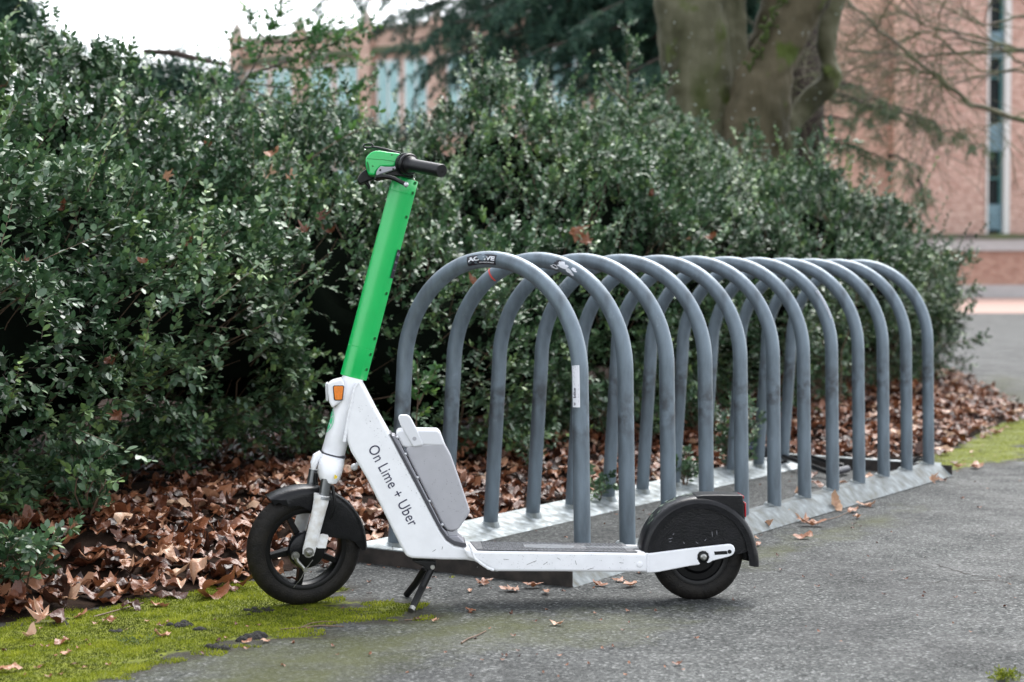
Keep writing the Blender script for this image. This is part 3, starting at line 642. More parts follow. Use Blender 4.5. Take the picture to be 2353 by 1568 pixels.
# kickstand
kp = slab(cb, [(445,440),(625,446),(621,490),(600,508),(560,514),(530,482),(480,460)], .040, -.045).build('stand_bracket', M['black'], sc, bevel=.002)
nb = MB(); nb.lathe([(0,.004),(.0055,.004),(.0065,0)], cb(598,487,.040), E3, 20); nb.build('bolt', M['metal'], kp)
def gpt(x, y):
    p = G(804.2+x*.31738, 1148.9+y*.31738, .008)-A0; return Vector((p.dot(dU), -p.dot(dW), .009))
ks = MB(); foot = gpt(445, 800); ks.tube([cb(588,500,.030), cb(520,640,.045), foot], [.0095,.0095,.0085], 14)
k1 = ks.build('stand_leg', M['black'], sc); tp = MB(); d_ = (foot-cb(520,640,.045)).normalized(); tp.tube([foot-d_*.008, foot+d_*.004], [.0095,.0085], 14); tp.build('worn_tip', M['metal'], k1)
ks = MB(); ks.tube([cb(540,500,-.030), cb(480,600,-.05), gpt(410,690)], [.0095,.0095,.009], 14); ks.build('stand_leg', M['black'], sc)

# ---- battery pack on the neck
BW = .038
bb = slab(c3, [(1092,500),(1180,490),(1300,478),(1318,498),(1352,560),(1402,700),(1462,880),(1464,900),(1394,1000),(1352,1010),(1326,1002),(1300,970),(1200,775),(1100,575),(1078,520)], BW, -BW)
batt = bb.build('battery', M['batt'], sc, bevel=.006, seg=4)
bl = slab(c3, [(1020,428),(1034,406),(1150,403),(1272,405),(1290,424),(1318,500),(1180,497),(1095,512),(1060,505)], BW+.001, -BW-.001)
lid = bl.build('battery_lid', M['battlid'], batt, bevel=.007, seg=4)
bh = slab(c3, [(1034,335),(1040,316),(1052,312),(1094,314),(1110,330),(1150,405),(1186,492),(1178,498),(1128,508),(1118,500),(1060,400)], BW+.0045, BW-.006)
handle = bh.build('battery_handle', M['battlid'], batt, bevel=.004, seg=3)
hb = MB(); hb.tube([c3(1065,332,BW), c3(1065,332,-BW)], .0085, 12); hb.build('handle_bar', M['battlid'], batt)
lg2 = MB(); lg2.lathe([(0,.0006),(.0052,.0006),(.0052,0)], c3(1132,456,BW+.0045), E3, 24); lg2.build('handle_badge', M['batt'], batt)
fl = slab(c3, [(990,436),(1015,440),(1040,470),(1060,510),(1100,590),(1200,790),(1300,990),(1322,1010),(1340,1040),(1322,1045),(1300,1020),(1240,905),(1140,705),(1050,540)], BW+.003, -BW-.003)
fl.build('battery_rail', M['greyplate'], sc, bevel=.002)
sm2 = slab(c3, [(982,428),(992,430),(1050,530),(1150,715),(1250,905),(1300,1000),(1330,1045),(1370,1070),(1440,1082),(1444,1100),(1420,1106),(1370,1094),(1325,1065),(1290,1015),(1240,925),(1140,735),(1040,545)], .0515, -.0515)
sm2.build('seam_gasket', M['seam'], sc)
bf = slab(c3, [(1322,1006),(1360,1012),(1388,992),(1392,1036),(1340,1040)], BW-.006, -BW+.006); bf.build('battery_foot', M['batt'], sc, bevel=.002)
bf = slab(c3, [(1325,1040),(1392,1036),(1420,1062),(1438,1086),(1400,1092),(1366,1078)], .040, -.040); bf.build('latch_cover', M['greyplate'], sc, bevel=.003)
for x, y in ((1030,448),(1078,548),(1150,688),(1222,830),(1298,970)): rv = MB(); rv.lathe([(0,.003),(.0032,.002),(.0042,0)], c3(x, y, BW+.003), E3, 14); rv.build('screw', M['silver'], batt)

# ---- steering column (green), turned with the bars
sb, stp = c1(172, 1490), c1(492, 268)
sax = (stp-sb).normalized(); sl = (stp-sb).length
def stem_ring(t, k=1., n=64):
    c = sb+sax*(sl*t); r_f = (.0345-.001*t)*k; r_w = .027*k
    out = []
    for q, y in stem_sec(r_f, r_w): out.append(c + S1*q + S3*y)
    return out
S1 = RM @ Vector((1,0,0)); S1 = (S1-sax*S1.dot(sax)).normalized(); S3 = sax.cross(S1)
if S3.y > 0: S3 = -S3
def stem_sec(rf, rw):
    pts = []
    for j in range(17):                       # rounded front
        a = PI/2+PI*j/16; pts.append((rf*.35+rf*1.30*math.cos(a)*1.0 if 0 else -rf*.15+rf*.85*math.cos(a), rw*math.sin(a)))
    pts += [(rf*.25,-rw*1.0),(rf*.32,-rw*.97),(rf*.90,-rw*.62),(rf*.97,-rw*.52),(rf*1.0,-rw*.4),(rf*1.0,rw*.4),(rf*.97,rw*.52),(rf*.90,rw*.62),(rf*.32,rw*.97),(rf*.25,rw*1.0)]
    return pts
stm = MB(); stm.loft([stem_ring(t) for t in (0, .002, .172, .173)]); 
stm = MB(); ks_ = [(0,.97),(.003,1),(.150,1),(.1515,.975),(.153,1),(.925,1),(.9265,.975),(.928,1),(.997,1),(1,.97)]
stm.loft([stem_ring(t, k) for t, k in ks_]); stem = stm.build('steering_column', M['green'], sc, smooth=28)
def stem_surf(t, side=0.5, off=.0):          # point on the near rear chamfer
    c = sb+sax*(sl*t); rf, rw = .0345-.001*t, .027
    p0, p1 = (rf*.32, rw*.97), (rf*.90, rw*.62)
    a = c+S1*p0[0]+S3*p0[1]; b2 = c+S1*p1[0]+S3*p1[1]; nrm = sax.cross(b2-a).normalized()
    if nrm.dot(S3) < 0: nrm = -nrm
    return a.lerp(b2, side)+nrm*off, nrm
for (x, y) in ((552,295),(537,357),(497,505),(372,975),(298,1252),(272,1350),(247,1443)):
    p = c1(x, y, .02); t = (p-sb).dot(sax)/sl; q, nr = stem_surf(t, .62, .0006)
    hd = MB(); hd.lathe([(0,-.0000),(.0044,.0)], q, nr, 20); hd.build('bolt_hole', M['green_dark'], stem, smooth=0)
rg = MB()
for (x, y) in ((552,295),(537,357),(497,505),(372,975),(298,1252),(272,1350),(247,1443)):
    p = c1(x, y, .02); t = (p-sb).dot(sax)/sl; q, nr = stem_surf(t, .62, .0)
    rg.lathe([(.0044,.0),(.0046,.0010),(.0052,.0010),(.0058,0)], q, nr, 20, closed=True)
rg.build('hole_rims', M['green'], stem)
# black warning label wrapping to the rear face
lb = MB(); lb.cur = 0
def lp(t, s, off=.0009): # s: 0..1 across chamfer then rear face
    rf, rw = .0345-.001*t, .027; c = sb+sax*(sl*t)
    path = [(rf*.62, rw*.83), (rf*.90, rw*.62), (rf*.97, rw*.52), (rf*1.0, rw*.4), (rf*1.0, -rw*.4)]
    k = s*(len(path)-1); i = min(int(k), len(path)-2); f = k-i; x = path[i][0]*(1-f)+path[i+1][0]*f; y = path[i][1]*(1-f)+path[i+1][1]*f
    return c+S1*(x+off)+S3*(y+off)
tA = (c1(405,880,.02)-sb).dot(sax)/sl; tB = (c1(450,705,.02)-sb).dot(sax)/sl
rows = 8; cols = 8; V = [lp(tA+(tB-tA)*i/rows, j/cols) for i in range(rows+1) for j in range(cols+1)]
lb.add(V, [(i*(cols+1)+j, i*(cols+1)+j+1, (i+1)*(cols+1)+j+1, (i+1)*(cols+1)+j) for i in range(rows) for j in range(cols)])
lb.cur = 1
def lab_txt(s, size, t0, s0):
    v, f = text2d(s, size, bold=.0); q, nr = stem_surf(t0, .5, .0)
    V = []
    for x, y in v: V.append(lp(t0 + y/sl, min(1, s0+x/.060), .0014))
    lb.add(V, f)
lab_txt('Report', .013, tB-.030*1.0, .03); lab_txt('Scan', .009, tA+(tB-tA)*.52, .02)
for tt in (.80, .28): lb.add([lp(tA+(tB-tA)*tt, 0, .0014), lp(tA+(tB-tA)*tt, .25, .0014), lp(tA+(tB-tA)*tt, .5, .0014), lp(tA+(tB-tA)*tt+.0012, .5, .0014), lp(tA+(tB-tA)*tt+.0012, .25, .0014), lp(tA+(tB-tA)*tt+.0012, 0, .0014)], [(0,1,4,5),(1,2,3,4)])
lb.build('warning_label', [M['sticker_black'], M['sticker_grey']], stem, smooth=0, recalc=False)

# ---- handlebar head
hg = MB()
HO = [(528,470),(540,425),(575,380),(620,335),(700,300),(800,296),(920,318),(1190,352),(1165,420),(1130,480),(1095,560),(1080,592),(1000,604),(900,600),(820,604),(760,660),(730,700),(712,772),(600,750),(572,720),(552,650),(530,560)]
slab(c2, HO, .055, -.055, hg); hous = hg.build('handlebar_housing', M['green'], sc, bevel=.009, seg=4)
slab(c2, [(545,520),(560,500),(580,520),(604,610),(606,690),(590,700),(565,640)], .0555, .050).build('housing_recess', M['green_dark'], hous)
slab(c2, [(640,585),(665,570),(685,600),(665,608)], .0555, .052).build('housing_slot', M['green_dark'], hous)
tri = slab(c2, [(1005,398),(1012,366),(1062,372)], .0556, .054); tri.build('arrow_mark', M['sticker_black'], hous, smooth=0)
ln = MB(); ln.tube([c2(545,447,.0553), c2(850,468,.0553), c2(1075,500,.0553)], .0006, 5); ln.build('housing_seam', M['green_dark'], hous)
# plate of the brake lever mount
bp = slab(c2, [(735,690),(760,640),(810,588),(900,602),(1065,600),(1100,560),(1150,440),(1190,400),(1210,520),(1170,590),(1120,640),(980,690),(860,725),(735,772),(724,740)], .068, .058)
plate = bp.build('lever_plate', M['greyplate'], sc, bevel=.002)
for x, y in ((805,665),(1050,645)): sg = MB(); sg.lathe([(0,.0008),(.0025,.0008),(.0028,0)], c2(x, y, .068), E3, 12); sg.build('screw', M['black'], plate)
# grip axis
g0, g1 = c2(1380,565,.085), c2(1965,678,.20)
ga = (g1-g0).normalized()
bar = MB(); gc = g0-ga*.20
bar.tube([c2(1290,548,.07), c2(1290,548,.07)-ga*.0, g0+ga*.02], .0125, 20)
far0 = Vector((g0.x-.01, .05, g0.z)); far1 = c2(430,330,-.20)
bar.tube([Vector((c2(1290,548,.07).x, -.07, c2(1290,548,.07).z)), c2(1180,500,.0), c2(1060,470,-.07)], .0125, 16)
bar.build('handlebar', M['black'], sc)
gr = MB(); gl_ = (g1-g0).length
gr.lathe([(0,-.006),(.019,-.006),(.0215,-.003),(.0215,.003),(.0178,.008),(.0166,.014),(.0166,gl_-.003),(.0155,gl_),(0,gl_)], g0, ga, 40)
grip = gr.build('grip', M['grip'], sc)
hl_ = MB(); 
for dx, dy in ((-.0048,-.0015),(.002,.0005)):
    hl_.lathe([(0,gl_+.0006),(.0016,gl_+.0006),(.0018,gl_)], g0+Vector((dx,0,dy-.003)), ga, 10)
hl_.build('end_holes', M['rim'], grip)
co = MB(); kc = g0-ga*.030
co.lathe([(0,-.010),(.021,-.010),(.0245,-.006),(.0245,.024),(.022,.030),(0,.030)], kc, ga, 48)
up = Vector((0,0,1)); up = (up-ga*up.dot(ga)).normalized(); vv = ga.cross(up)
for j in range(30):
    a = 2*PI*j/30; d = up*math.cos(a)+vv*math.sin(a); t = ga.cross(d)
    c_ = kc+d*.0245
    co.add([c_+t*.0014-ga*.004, c_-t*.0014-ga*.004, c_-t*.0014+ga*.008, c_+t*.0014+ga*.008, c_+t*.001+d*.0028-ga*.003, c_-t*.001+d*.0028-ga*.003, c_-t*.001+d*.0028+ga*.007, c_+t*.001+d*.0028+ga*.007], [(0,1,2,3),(7,6,5,4),(0,4,5,1),(1,5,6,2),(2,6,7,3),(3,7,4,0)])
co.lathe([(0,.016),(.0275,.016),(.0285,.019),(.0285,.023),(.0265,.026),(0,.026)], kc, ga, 48)
co.build('bell_collar', M['black'], sc, smooth=40)
blk = slab(c2, [(1190,440),(1260,380),(1420,380),(1440,700),(1430,800),(1400,820),(1200,780),(1080,770),(900,770),(880,740),(980,695),(1140,640)], .050, -.045)
blk.build('clamp_block', M['black'], sc, bevel=.006, seg=3)
# near brake lever
lv = MB(); P = [c2(745,800,.072), c2(860,785,.080), c2(1000,800,.092), c2(1090,830,.100), c2(1180,880,.112), c2(1270,925,.122), c2(1305,965,.126)]
lv.tube(P, [.0062,.0062,.0058,.0056,.0054,.0058,.0048], 14); lev = lv.build('brake_lever', M['black'], sc)
tp = MB(); tp.lathe([(0,.006),(.0045,.0045),(.0066,0),(.0045,-.0045),(0,-.006)], c2(1290,935,.125), Vector((0,-1,0)), 16); tp.build('lever_tip', M['silver'], lev)
lm = slab(c2, [(735,770),(900,735),(930,770),(900,830),(760,860),(690,850),(700,800)], .066, .030); lm.build('lever_mount', M['black'], sc, bevel=.003)
# far side lever / throttle lump and hook
fl = slab(c2, [(372,840),(385,800),(450,710),(540,640),(600,760),(720,780),(700,820),(640,850),(540,890),(420,932),(388,905)], -.02, -.09)
fl.build('throttle_body', M['black'], sc, bevel=.006, seg=3)
hk = MB(); hk.tube([c2(520,880,-.03), c2(560,920,-.03), c2(590,960,-.03), c2(592,1000,-.03), c2(578,1015,-.03)], [.004,.005,.0045,.004,.003], 10); hk.build('cable_hook', M['black'], sc)
fg = MB(); q = c2(1060,470,-.07); fg.lathe([(0,0),(.0165,0),(.0165,.075),(.015,.079),(0,.079)], q, (-ga+Vector((0,.0,.0))).normalized(), 32); fg.build('grip', M['grip'], sc)
# phone strap with loop
sp_ = MB(); pp = [c2(1190,352,.02), c2(1050,322,.02), c2(900,280,.015), c2(760,247,.01), c2(655,228,.01)]
sp_.tube(pp, [.0035,.0042,.0042,.0035,.003], 10)
lp_ = [(655,228),(662,190),(640,170),(560,172),(510,185),(490,215),(510,238),(580,243),(640,240),(655,228)]
sp_.tube([c2(x, y, .01) for x, y in lp_], .0026, 8)
sp_.build('phone_strap', M['black'], sc)
dp = MB(); dp.lathe([(0,.0035),(.002,.003),(.0026,0),(.002,-.0025),(0,-.003)], c2(520,258,.01), (0,0,1), 12); 
dp.lathe([(0,.003),(.002,.0025),(.0026,0),(.002,-.002),(0,-.0025)], c2(612,880,.0), (0,0,1), 12); dp.lathe([(0,.003),(.002,.0025),(.0026,0),(.002,-.002),(0,-.0025)], c2(1455,820,.03), (0,0,1), 12)
md = bpy.data.materials.new('water_drop'); md.use_nodes = True; bz = md.node_tree.nodes['Principled BSDF']; bz.inputs['Roughness'].default_value = .03; bz.inputs['Transmission Weight'].default_value = 1; bz.inputs['IOR'].default_value = 1.33
M['drop'] = md; dp.build('hanging_drops', md, sc)
# rain beads on mudguards, neck and battery
rb = MB(); rr = random.Random(5)
def bead_at(p, nrm, r_): rb.lathe([(0,r_*.55),(r_*.6,r_*.45),(r_,0)], p, nrm, 8)
for i in range(90):
    a = math.radians(rr.uniform(15, 150)); r0 = .1478; bead_at(Vector((CR.x+.120*math.cos(a)*rr.uniform(.9,1.2), -.0442, CR.z+.125*math.sin(a))), E3, rr.uniform(.0008,.0022))
for i in range(140):
    t = rr.random(); s_ = rr.uniform(.05,.95); x = 800+t*420; y = 250+t*640; p = c3(x+ (s_-.3)*180, y+ (s_-.5)*40, .0502); bead_at(p, E3, rr.uniform(.0005,.0013))
for i in range(110):
    p = cb(rr.uniform(900,2080), rr.uniform(392,505), .0702); bead_at(p, E3, rr.uniform(.0005,.0012))
for i in range(60):
    t = rr.random(); p = c3(1140+t*220+rr.uniform(-10,150), 540+t*380, BW+.0002); bead_at(p, E3, rr.uniform(.0006,.0013))
rb.build('rain_beads', md, sc, smooth=60)
# ------------------------------------------------------------------ BIKE RACK
r1 = Vector((.195, 4.79, 0)); dR = Vector((.554, .832, 0)).normalized(); NARCH = 12; SPC = 2.86/11; RYAW = math.atan2(dR.y, dR.x)
r12 = r1+dR*SPC*11
# rack local frame: x along the rails, y across (away from the camera), z up
rack = empty('bike_rack', r1, RYAW)
tag(rack, 'grey galvanised bike rack of twelve tall hoops on two steel rails', 'bike rack')
def rk(p): # world -> rack local
    p = p-r1; return Vector((p.dot(dR), p.dot(Vector((-dR.y, dR.x, 0))), p.z))
WID, SPR, TR, TOP = .661, .575, .0245, .936
def arch_path():
    pts = []; c = (WID-.030)/2; R = c
    for i in range(9): z = .004+(SPR-.004)*i/8; pts.append((c-(c+0) +(.000)+ (0.0-.010*(1-i/8)) , z))
    rz = TOP-TR-SPR
    for i in range(1, 40):
        a = PI*i/40; pts.append((c-R*math.cos(a), SPR+rz*math.sin(a)**1.0))
    for i in range(9): z = SPR-(SPR-.004)*i/8; pts.append((2*R+.038*(i/8), z))
    return [(y, z) for y, z in pts]
AP = arch_path()
ab = MB(); ab.tube([Vector((0, y, z)) for y, z in AP], TR, 28)
am = ab.build('arch', M['galv'], rack, smooth=60)
wl = MB(); wl.lathe([(TR-.002,.058),(TR+.003,.050),(TR+.006,.040),(TR+.002,.036)], (0,0,0), (0,0,1), 24); 
arches = [am]
for k in range(1, NARCH):
    o = am.copy(); link(o, rack); o.location = (SPC*k, 0, 0); arches.append(o)
# surface patch on an arch: s = arc length from the near foot, ph = angle round the tube (0 = towards -x = the camera end)
cum = [0]; 
for i in range(1, len(AP)): cum.append(cum[-1]+math.dist(AP[i], AP[i-1]))
def asurf(s, ph, off=.0008):
    i = max(0, min(len(AP)-2, next((j for j in range(len(cum)-1) if cum[j+1] >= s), len(AP)-2)))
    f = (s-cum[i])/(cum[i+1]-cum[i]); a, b_ = Vector((0,*AP[i])), Vector((0,*AP[i+1])); p = a.lerp(b_, f); t = (b_-a).normalized()
    out = Vector((1,0,0)).cross(t)        # in the arch plane
    return p + (Vector((-1,0,0))*math.cos(ph)+out*math.sin(ph))*(TR+off)
def s_of(y, z): # nearest arc length
    return min(range(len(AP)), key=lambda i: math.dist(AP[i], (y, z)))
TOT = cum[-1]
def patch(mb, s0, s1, p0, p1, off=.0008, ns=16, npn=8):
    V = [asurf(s0+(s1-s0)*i/ns, p0+(p1-p0)*j/npn, off) for i in range(ns+1) for j in range(npn+1)]
    mb.add(V, [(i*(npn+1)+j, i*(npn+1)+j+1, (i+1)*(npn+1)+j+1, (i+1)*(npn+1)+j) for i in range(ns) for j in range(npn)])
def find_s(px, py, k=0):
    best = None
    for i in range(400):
        s = TOT*i/399; p = asurf(s, 0, -TR); wv = r1 + dR*(p.x+SPC*k) + Vector((-dR.y, dR.x, 0))*p.y + Vector((0,0,p.z))
        q = wv-C0; th = TH; yy = q.y*math.cos(th)-q.z*math.sin(th)*1.0; zz = q.y*math.sin(th)+q.z*math.cos(th)
        X_, Y_ = CX+F*q.x/yy, CY-F*zz/yy; d = (X_-px)**2+(Y_-py)**2
        if best is None or d < best[0]: best = (d, s)
    return best[1]
# sign of ph: +out points away from the hoop centre?
_o = asurf(TOT/2, PI/2, 0).z > asurf(TOT/2, 0, 0).z; SG = 1 if _o else -1
sA, sB = find_s(1084, 600), find_s(1152, 592)       # left end, right end of the black sticker
st = MB(); st.cur = 0; patch(st, sA, sB, -.62*SG, .62*SG, .0007)
st.cur = 1
def txt_on(mb, s, size, sa, sb_, ph0, off=.0014, hs_=1.0, bold=.01):
    v, f = text2d(s, size, bold=bold*size); xm = max(x for x, y in v); mb.add([asurf(sa+(sb_-sa)*x/xm, SG*(ph0+y/TR), off) for x, y in v], f)
ds = sB-sA
txt_on(st, 'ACTIVE', .0155, sA+ds*.05, sA+ds*.96, -.08, bold=.05)
txt_on(st, 'streetwear', .0075, sA+ds*.42, sA+ds*.96, -.42)
st.cur = 2  # torn-off area where the bare tube shows
V = [asurf(sA+ds*(.52+.15*math.cos(a)*(1+.25*math.sin(3*a))), SG*(.22+.36*math.sin(a)*(1+.15*math.cos(5*a))), .0019) for a in [2*PI*i/24 for i in range(24)]]
st.add(V, [tuple(range(24))])
for a0, b0, ra, rb_ in ((.30,-.32,.05,.14),(.10,-.25,.06,.06),(.36,-.50,.03,.06)):
    V = [asurf(sA+ds*(a0+ra*math.cos(a)*(1+.3*math.sin(3*a))), SG*(b0+rb_*math.sin(a)), .0018) for a in [2*PI*i/14 for i in range(14)]]; st.add(V, [tuple(range(14))])
st.build('sticker', [M['sticker_black'], M['sticker_white'], M['galv']], arches[0], smooth=0, recalc=False)
# white registration sticker on the near leg
q0, q1 = find_s(1325, 934), find_s(1325, 840)
st = MB(); patch(st, q0, q1, -.35*SG*-1, -1.25*SG*-1 if 0 else .35*SG, .0007)
PH0, PH1 = -.20, .62
st = MB(); st.cur = 0
# choose the side of the tube whose image x is further left
def wx(p, k=0): wv = r1 + dR*(p.x+SPC*k) + Vector((-dR.y, dR.x, 0))*p.y + Vector((0,0,p.z)); return wv.x/(wv.y)
lefts = 1 if wx(asurf(q0, .5)) < wx(asurf(q0, -.5)) else -1
base = math.atan2(-r1.x, r1.y)  # small correction of the facing angle
th_c = -lefts*(RYAW-PI/2+0)*-1
cA = min([i*.05-2.0 for i in range(81)], key=lambda a: wx(asurf(q0, a))); cB = max([i*.05-2.0 for i in range(81)], key=lambda a: wx(asurf(q0, a)))
pL = cA+(cB-cA)*.16; pR = cA+(cB-cA)*.50
patch(st, q0, q1, pL, pR, .0007, 12, 6); st.cur = 1
def vtxt(s, size, f0, f1, g_):       # reads upwards along the leg
    v, f = text2d(s, size, bold=.02*size); xm = max(x for x, y in v); sgn = 1 if pR > pL else -1
    st.add([asurf(q0+(q1-q0)*(f0+(f1-f0)*x/xm), pL+(pR-pL)*g_-sgn*y/TR, .0012) for x, y in v], f)
vtxt('W', .012, .04, .12, .52); vtxt('bike', .013, .22, .46, .52); st.cur = 2; rr = random.Random(8)
for k in range(26):          # worn print, no longer readable
    f0 = .48+.5*rr.random() if k % 2 else .05+.9*rr.random(); gg = rr.uniform(.25,.62) if k % 2 else rr.uniform(.80,.88); dl = rr.uniform(.012,.03) if k % 2 else rr.uniform(.02,.06); dg = .03 if k % 2 else .012
    st.add([asurf(q0+(q1-q0)*(f0+a_*dl), pL+(pR-pL)*(gg+b_*dg), .0012) for a_, b_ in ((0,-1),(1,-.6),(1,1),(0,.7))], [(0,1,2,3)])
st.build('sticker', [M['sticker_white'], M['ink'], M['sticker_grey']], arches[0], smooth=0, recalc=False)
# remnant of a peeled sticker on the second hoop, red tape line, paint marks on the eighth
st = MB(); sA, sB = find_s(1286, 592, 1), find_s(1335, 615, 1); rr = random.Random(2)
for i in range(16):
    a, b_ = rr.uniform(0,1), rr.uniform(-.5,.5); st.cur = 1 if i % 5 == 4 else 0; ra = rr.uniform(.08,.2); rb_ = rr.uniform(.1,.3)
    V = [asurf(sA+(sB-sA)*(a+ra*math.cos(t)*rr.uniform(.7,1.2)), SG*(b_+rb_*math.sin(t)*rr.uniform(.7,1.2)), .0008+.00004*i) for t in [2*PI*j/10 for j in range(10)]]; st.add(V, [tuple(range(10))])
st.build('torn_sticker', [M['sticker_white'], M['sticker_black']], arches[1], smooth=0, recalc=False)
st = MB(); s_ = find_s(1136, 628, 1); patch(st, s_-.0025, s_+.0025, cA-.1, cB+.1, .0008, 2, 16); st.build('tape_line', M['redtape'], arches[1], smooth=0, recalc=False)
st = MB(); sA, sB = find_s(1880, 672, 7), find_s(1914, 735, 7); ch = 'NAYUHHAHW'
for i in range(18):
    f = i/18; a = sA+(sB-sA)*f; h = .55*(1-f*.55); b0 = (cA+cB)/2+(cB-cA)*.22
    pts = [asurf(a+(sB-sA)*.018*(-1)**j, b0+(cB-cA)*h*.35*(j/3-.5), .001) for j in range(4)]; st.tube(pts, .0011, 5)
st.build('paint_marks', M['sticker_white'], arches[7], smooth=0)
# rails (inverted angle), end bars
LEN = SPC*(NARCH-1)
def angle_bar(pts, x0, x1, jag=0): # pts: closed outline in (y,z)
    mb = MB(); n = len(pts); xs = [x0+(x1-x0)*i/40 for i in range(41)]
    V = []
    for x in xs: V += [(x, y, z) for y, z in pts]
    mb.loft([[Vector(V[i*n+j]) for j in range(n)] for i in range(41)]); return mb
near_o = [(-.062,.006),(-.060,.002),(-.054,.002),(.012,.056),(.030,.058),(.032,.064),(.010,.064),(-.004,.058)]
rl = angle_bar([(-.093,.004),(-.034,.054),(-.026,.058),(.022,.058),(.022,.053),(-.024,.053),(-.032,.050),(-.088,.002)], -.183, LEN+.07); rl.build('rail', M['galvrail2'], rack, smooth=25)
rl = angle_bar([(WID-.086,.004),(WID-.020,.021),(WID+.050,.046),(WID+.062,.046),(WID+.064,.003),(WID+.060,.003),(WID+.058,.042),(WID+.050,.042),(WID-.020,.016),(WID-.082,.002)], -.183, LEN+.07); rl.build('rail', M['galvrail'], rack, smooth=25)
def endbar(x, nm):
    mb = MB(); mb.cur = 0; mb.box((x-.004,-.090,.002), (x, WID+.064,.0485)); mb.cur = 1; mb.box((x-.004,-.030,.0486), (x+.034, WID+.060,.0525))
    return mb.build('end_bar', [M['galvdark'], M['galvrail']], rack, bevel=.001)
endbar(-.184, 'n'); endbar(LEN+.07, 'f')
for k in range(NARCH):
  for q_ in (0, 1):
    wb = MB(); wb.lathe([(TR,.066),(TR+.004,.061),(TR+.007,.054)], (0, .0, 0), (0,0,1), 20) if q_ == 0 else wb.lathe([(TR,.040),(TR+.004,.034),(TR+.008,.018)], (0, WID+.006, 0), (0,0,1), 20)
    wb.build('weld', M['galvrail'], arches[k], smooth=60)
# ---- locks left on the rack
def closed_tube(mb, c, R, r_, u, v, n=28, a0=0, a1=2*PI, wob=0.):
    mb.tube([c+u*(R*math.cos(a0+(a1-a0)*i/n))+v*(R*math.sin(a0+(a1-a0)*i/n))+Vector((0,0,wob*math.sin(3*(a0+(a1-a0)*i/n)))) for i in range(n+1)], r_, 10)
X1, Yv, Z1 = Vector((1,0,0)), Vector((0,1,0)), Vector((0,0,1))
p = G(2113, 1066, .05)
ring_l = empty('cable_lock', (p.x, p.y, 0)); tag(ring_l, 'thin black cable ring lying round the foot of the last hoop', 'cable lock')
mb = MB(); closed_tube(mb, Vector((0,0,.068)), .050, .005, X1, Yv, wob=.006); closed_tube(mb, Vector((-.016,.01,.060)), .046, .0045, X1, (Yv*.9+Z1*.3).normalized(), wob=.008); mb.build('cable', M['black'], ring_l)
mb = MB(); mb.tube([Vector((-.045,-.02,.07)), Vector((-.058,-.035,.062))], .008, 10); mb.build('cable_end', M['black'], ring_l)
p = G(1742, 1062, .03)
cl = empty('cable_lock', (p.x, p.y+.05, 0)); tag(cl, 'coiled thick black cable with a blue clip on the far rail', 'cable lock')
mb = MB(); closed_tube(mb, Vector((-.02,0,.10)), .055, .007, (X1*.5-Yv*.2).normalized()*.5, Z1, wob=.01); closed_tube(mb, Vector((.01,.02,.12)), .075, .007, X1*.6, Z1, wob=.01)
mb.tube([Vector((.0,0,.17)), Vector((.03,0,.21)), Vector((.07,0,.22)), Vector((.10,.02,.20))], .007, 10); mb.tube([Vector((.02,-.02,.12)), Vector((.05,-.05,.06)), Vector((.09,-.09,.03)), Vector((.12,-.10,.04))], .007, 10)
mb.build('cable', M['black'], cl); mb = MB(); mb.box((-.035,-.02,.075), (-.005,.01,.12)); mb.build('clip', mat('blue_plastic', (.03,.03,.30), .4), cl, bevel=.004)
p = G(1880, 1082, .02)
ul = empty('u_lock', (p.x, p.y, 0)); tag(ul, 'black steel bike lock bars lying between the rack rails', 'bike lock')
def ug(x, y, z): q = G(x, y, z)-Vector((p.x, p.y, 0)); return q
mb = MB(); mb.tube([ug(1795,1048,.05), ug(1850,1066,.045), ug(1900,1085,.03)], .011, 12); mb.tube([ug(1850,1046,.055), ug(1900,1060,.05), ug(1940,1072,.035)], .011, 12); mb.build('shackle', M['black'], ul)
mb = MB(); mb.tube([ug(1905,1088,.025), ug(1947,1078,.025)], .016, 14); mb.build('crossbar', M['seam'], ul)
p = G(1870,1098)
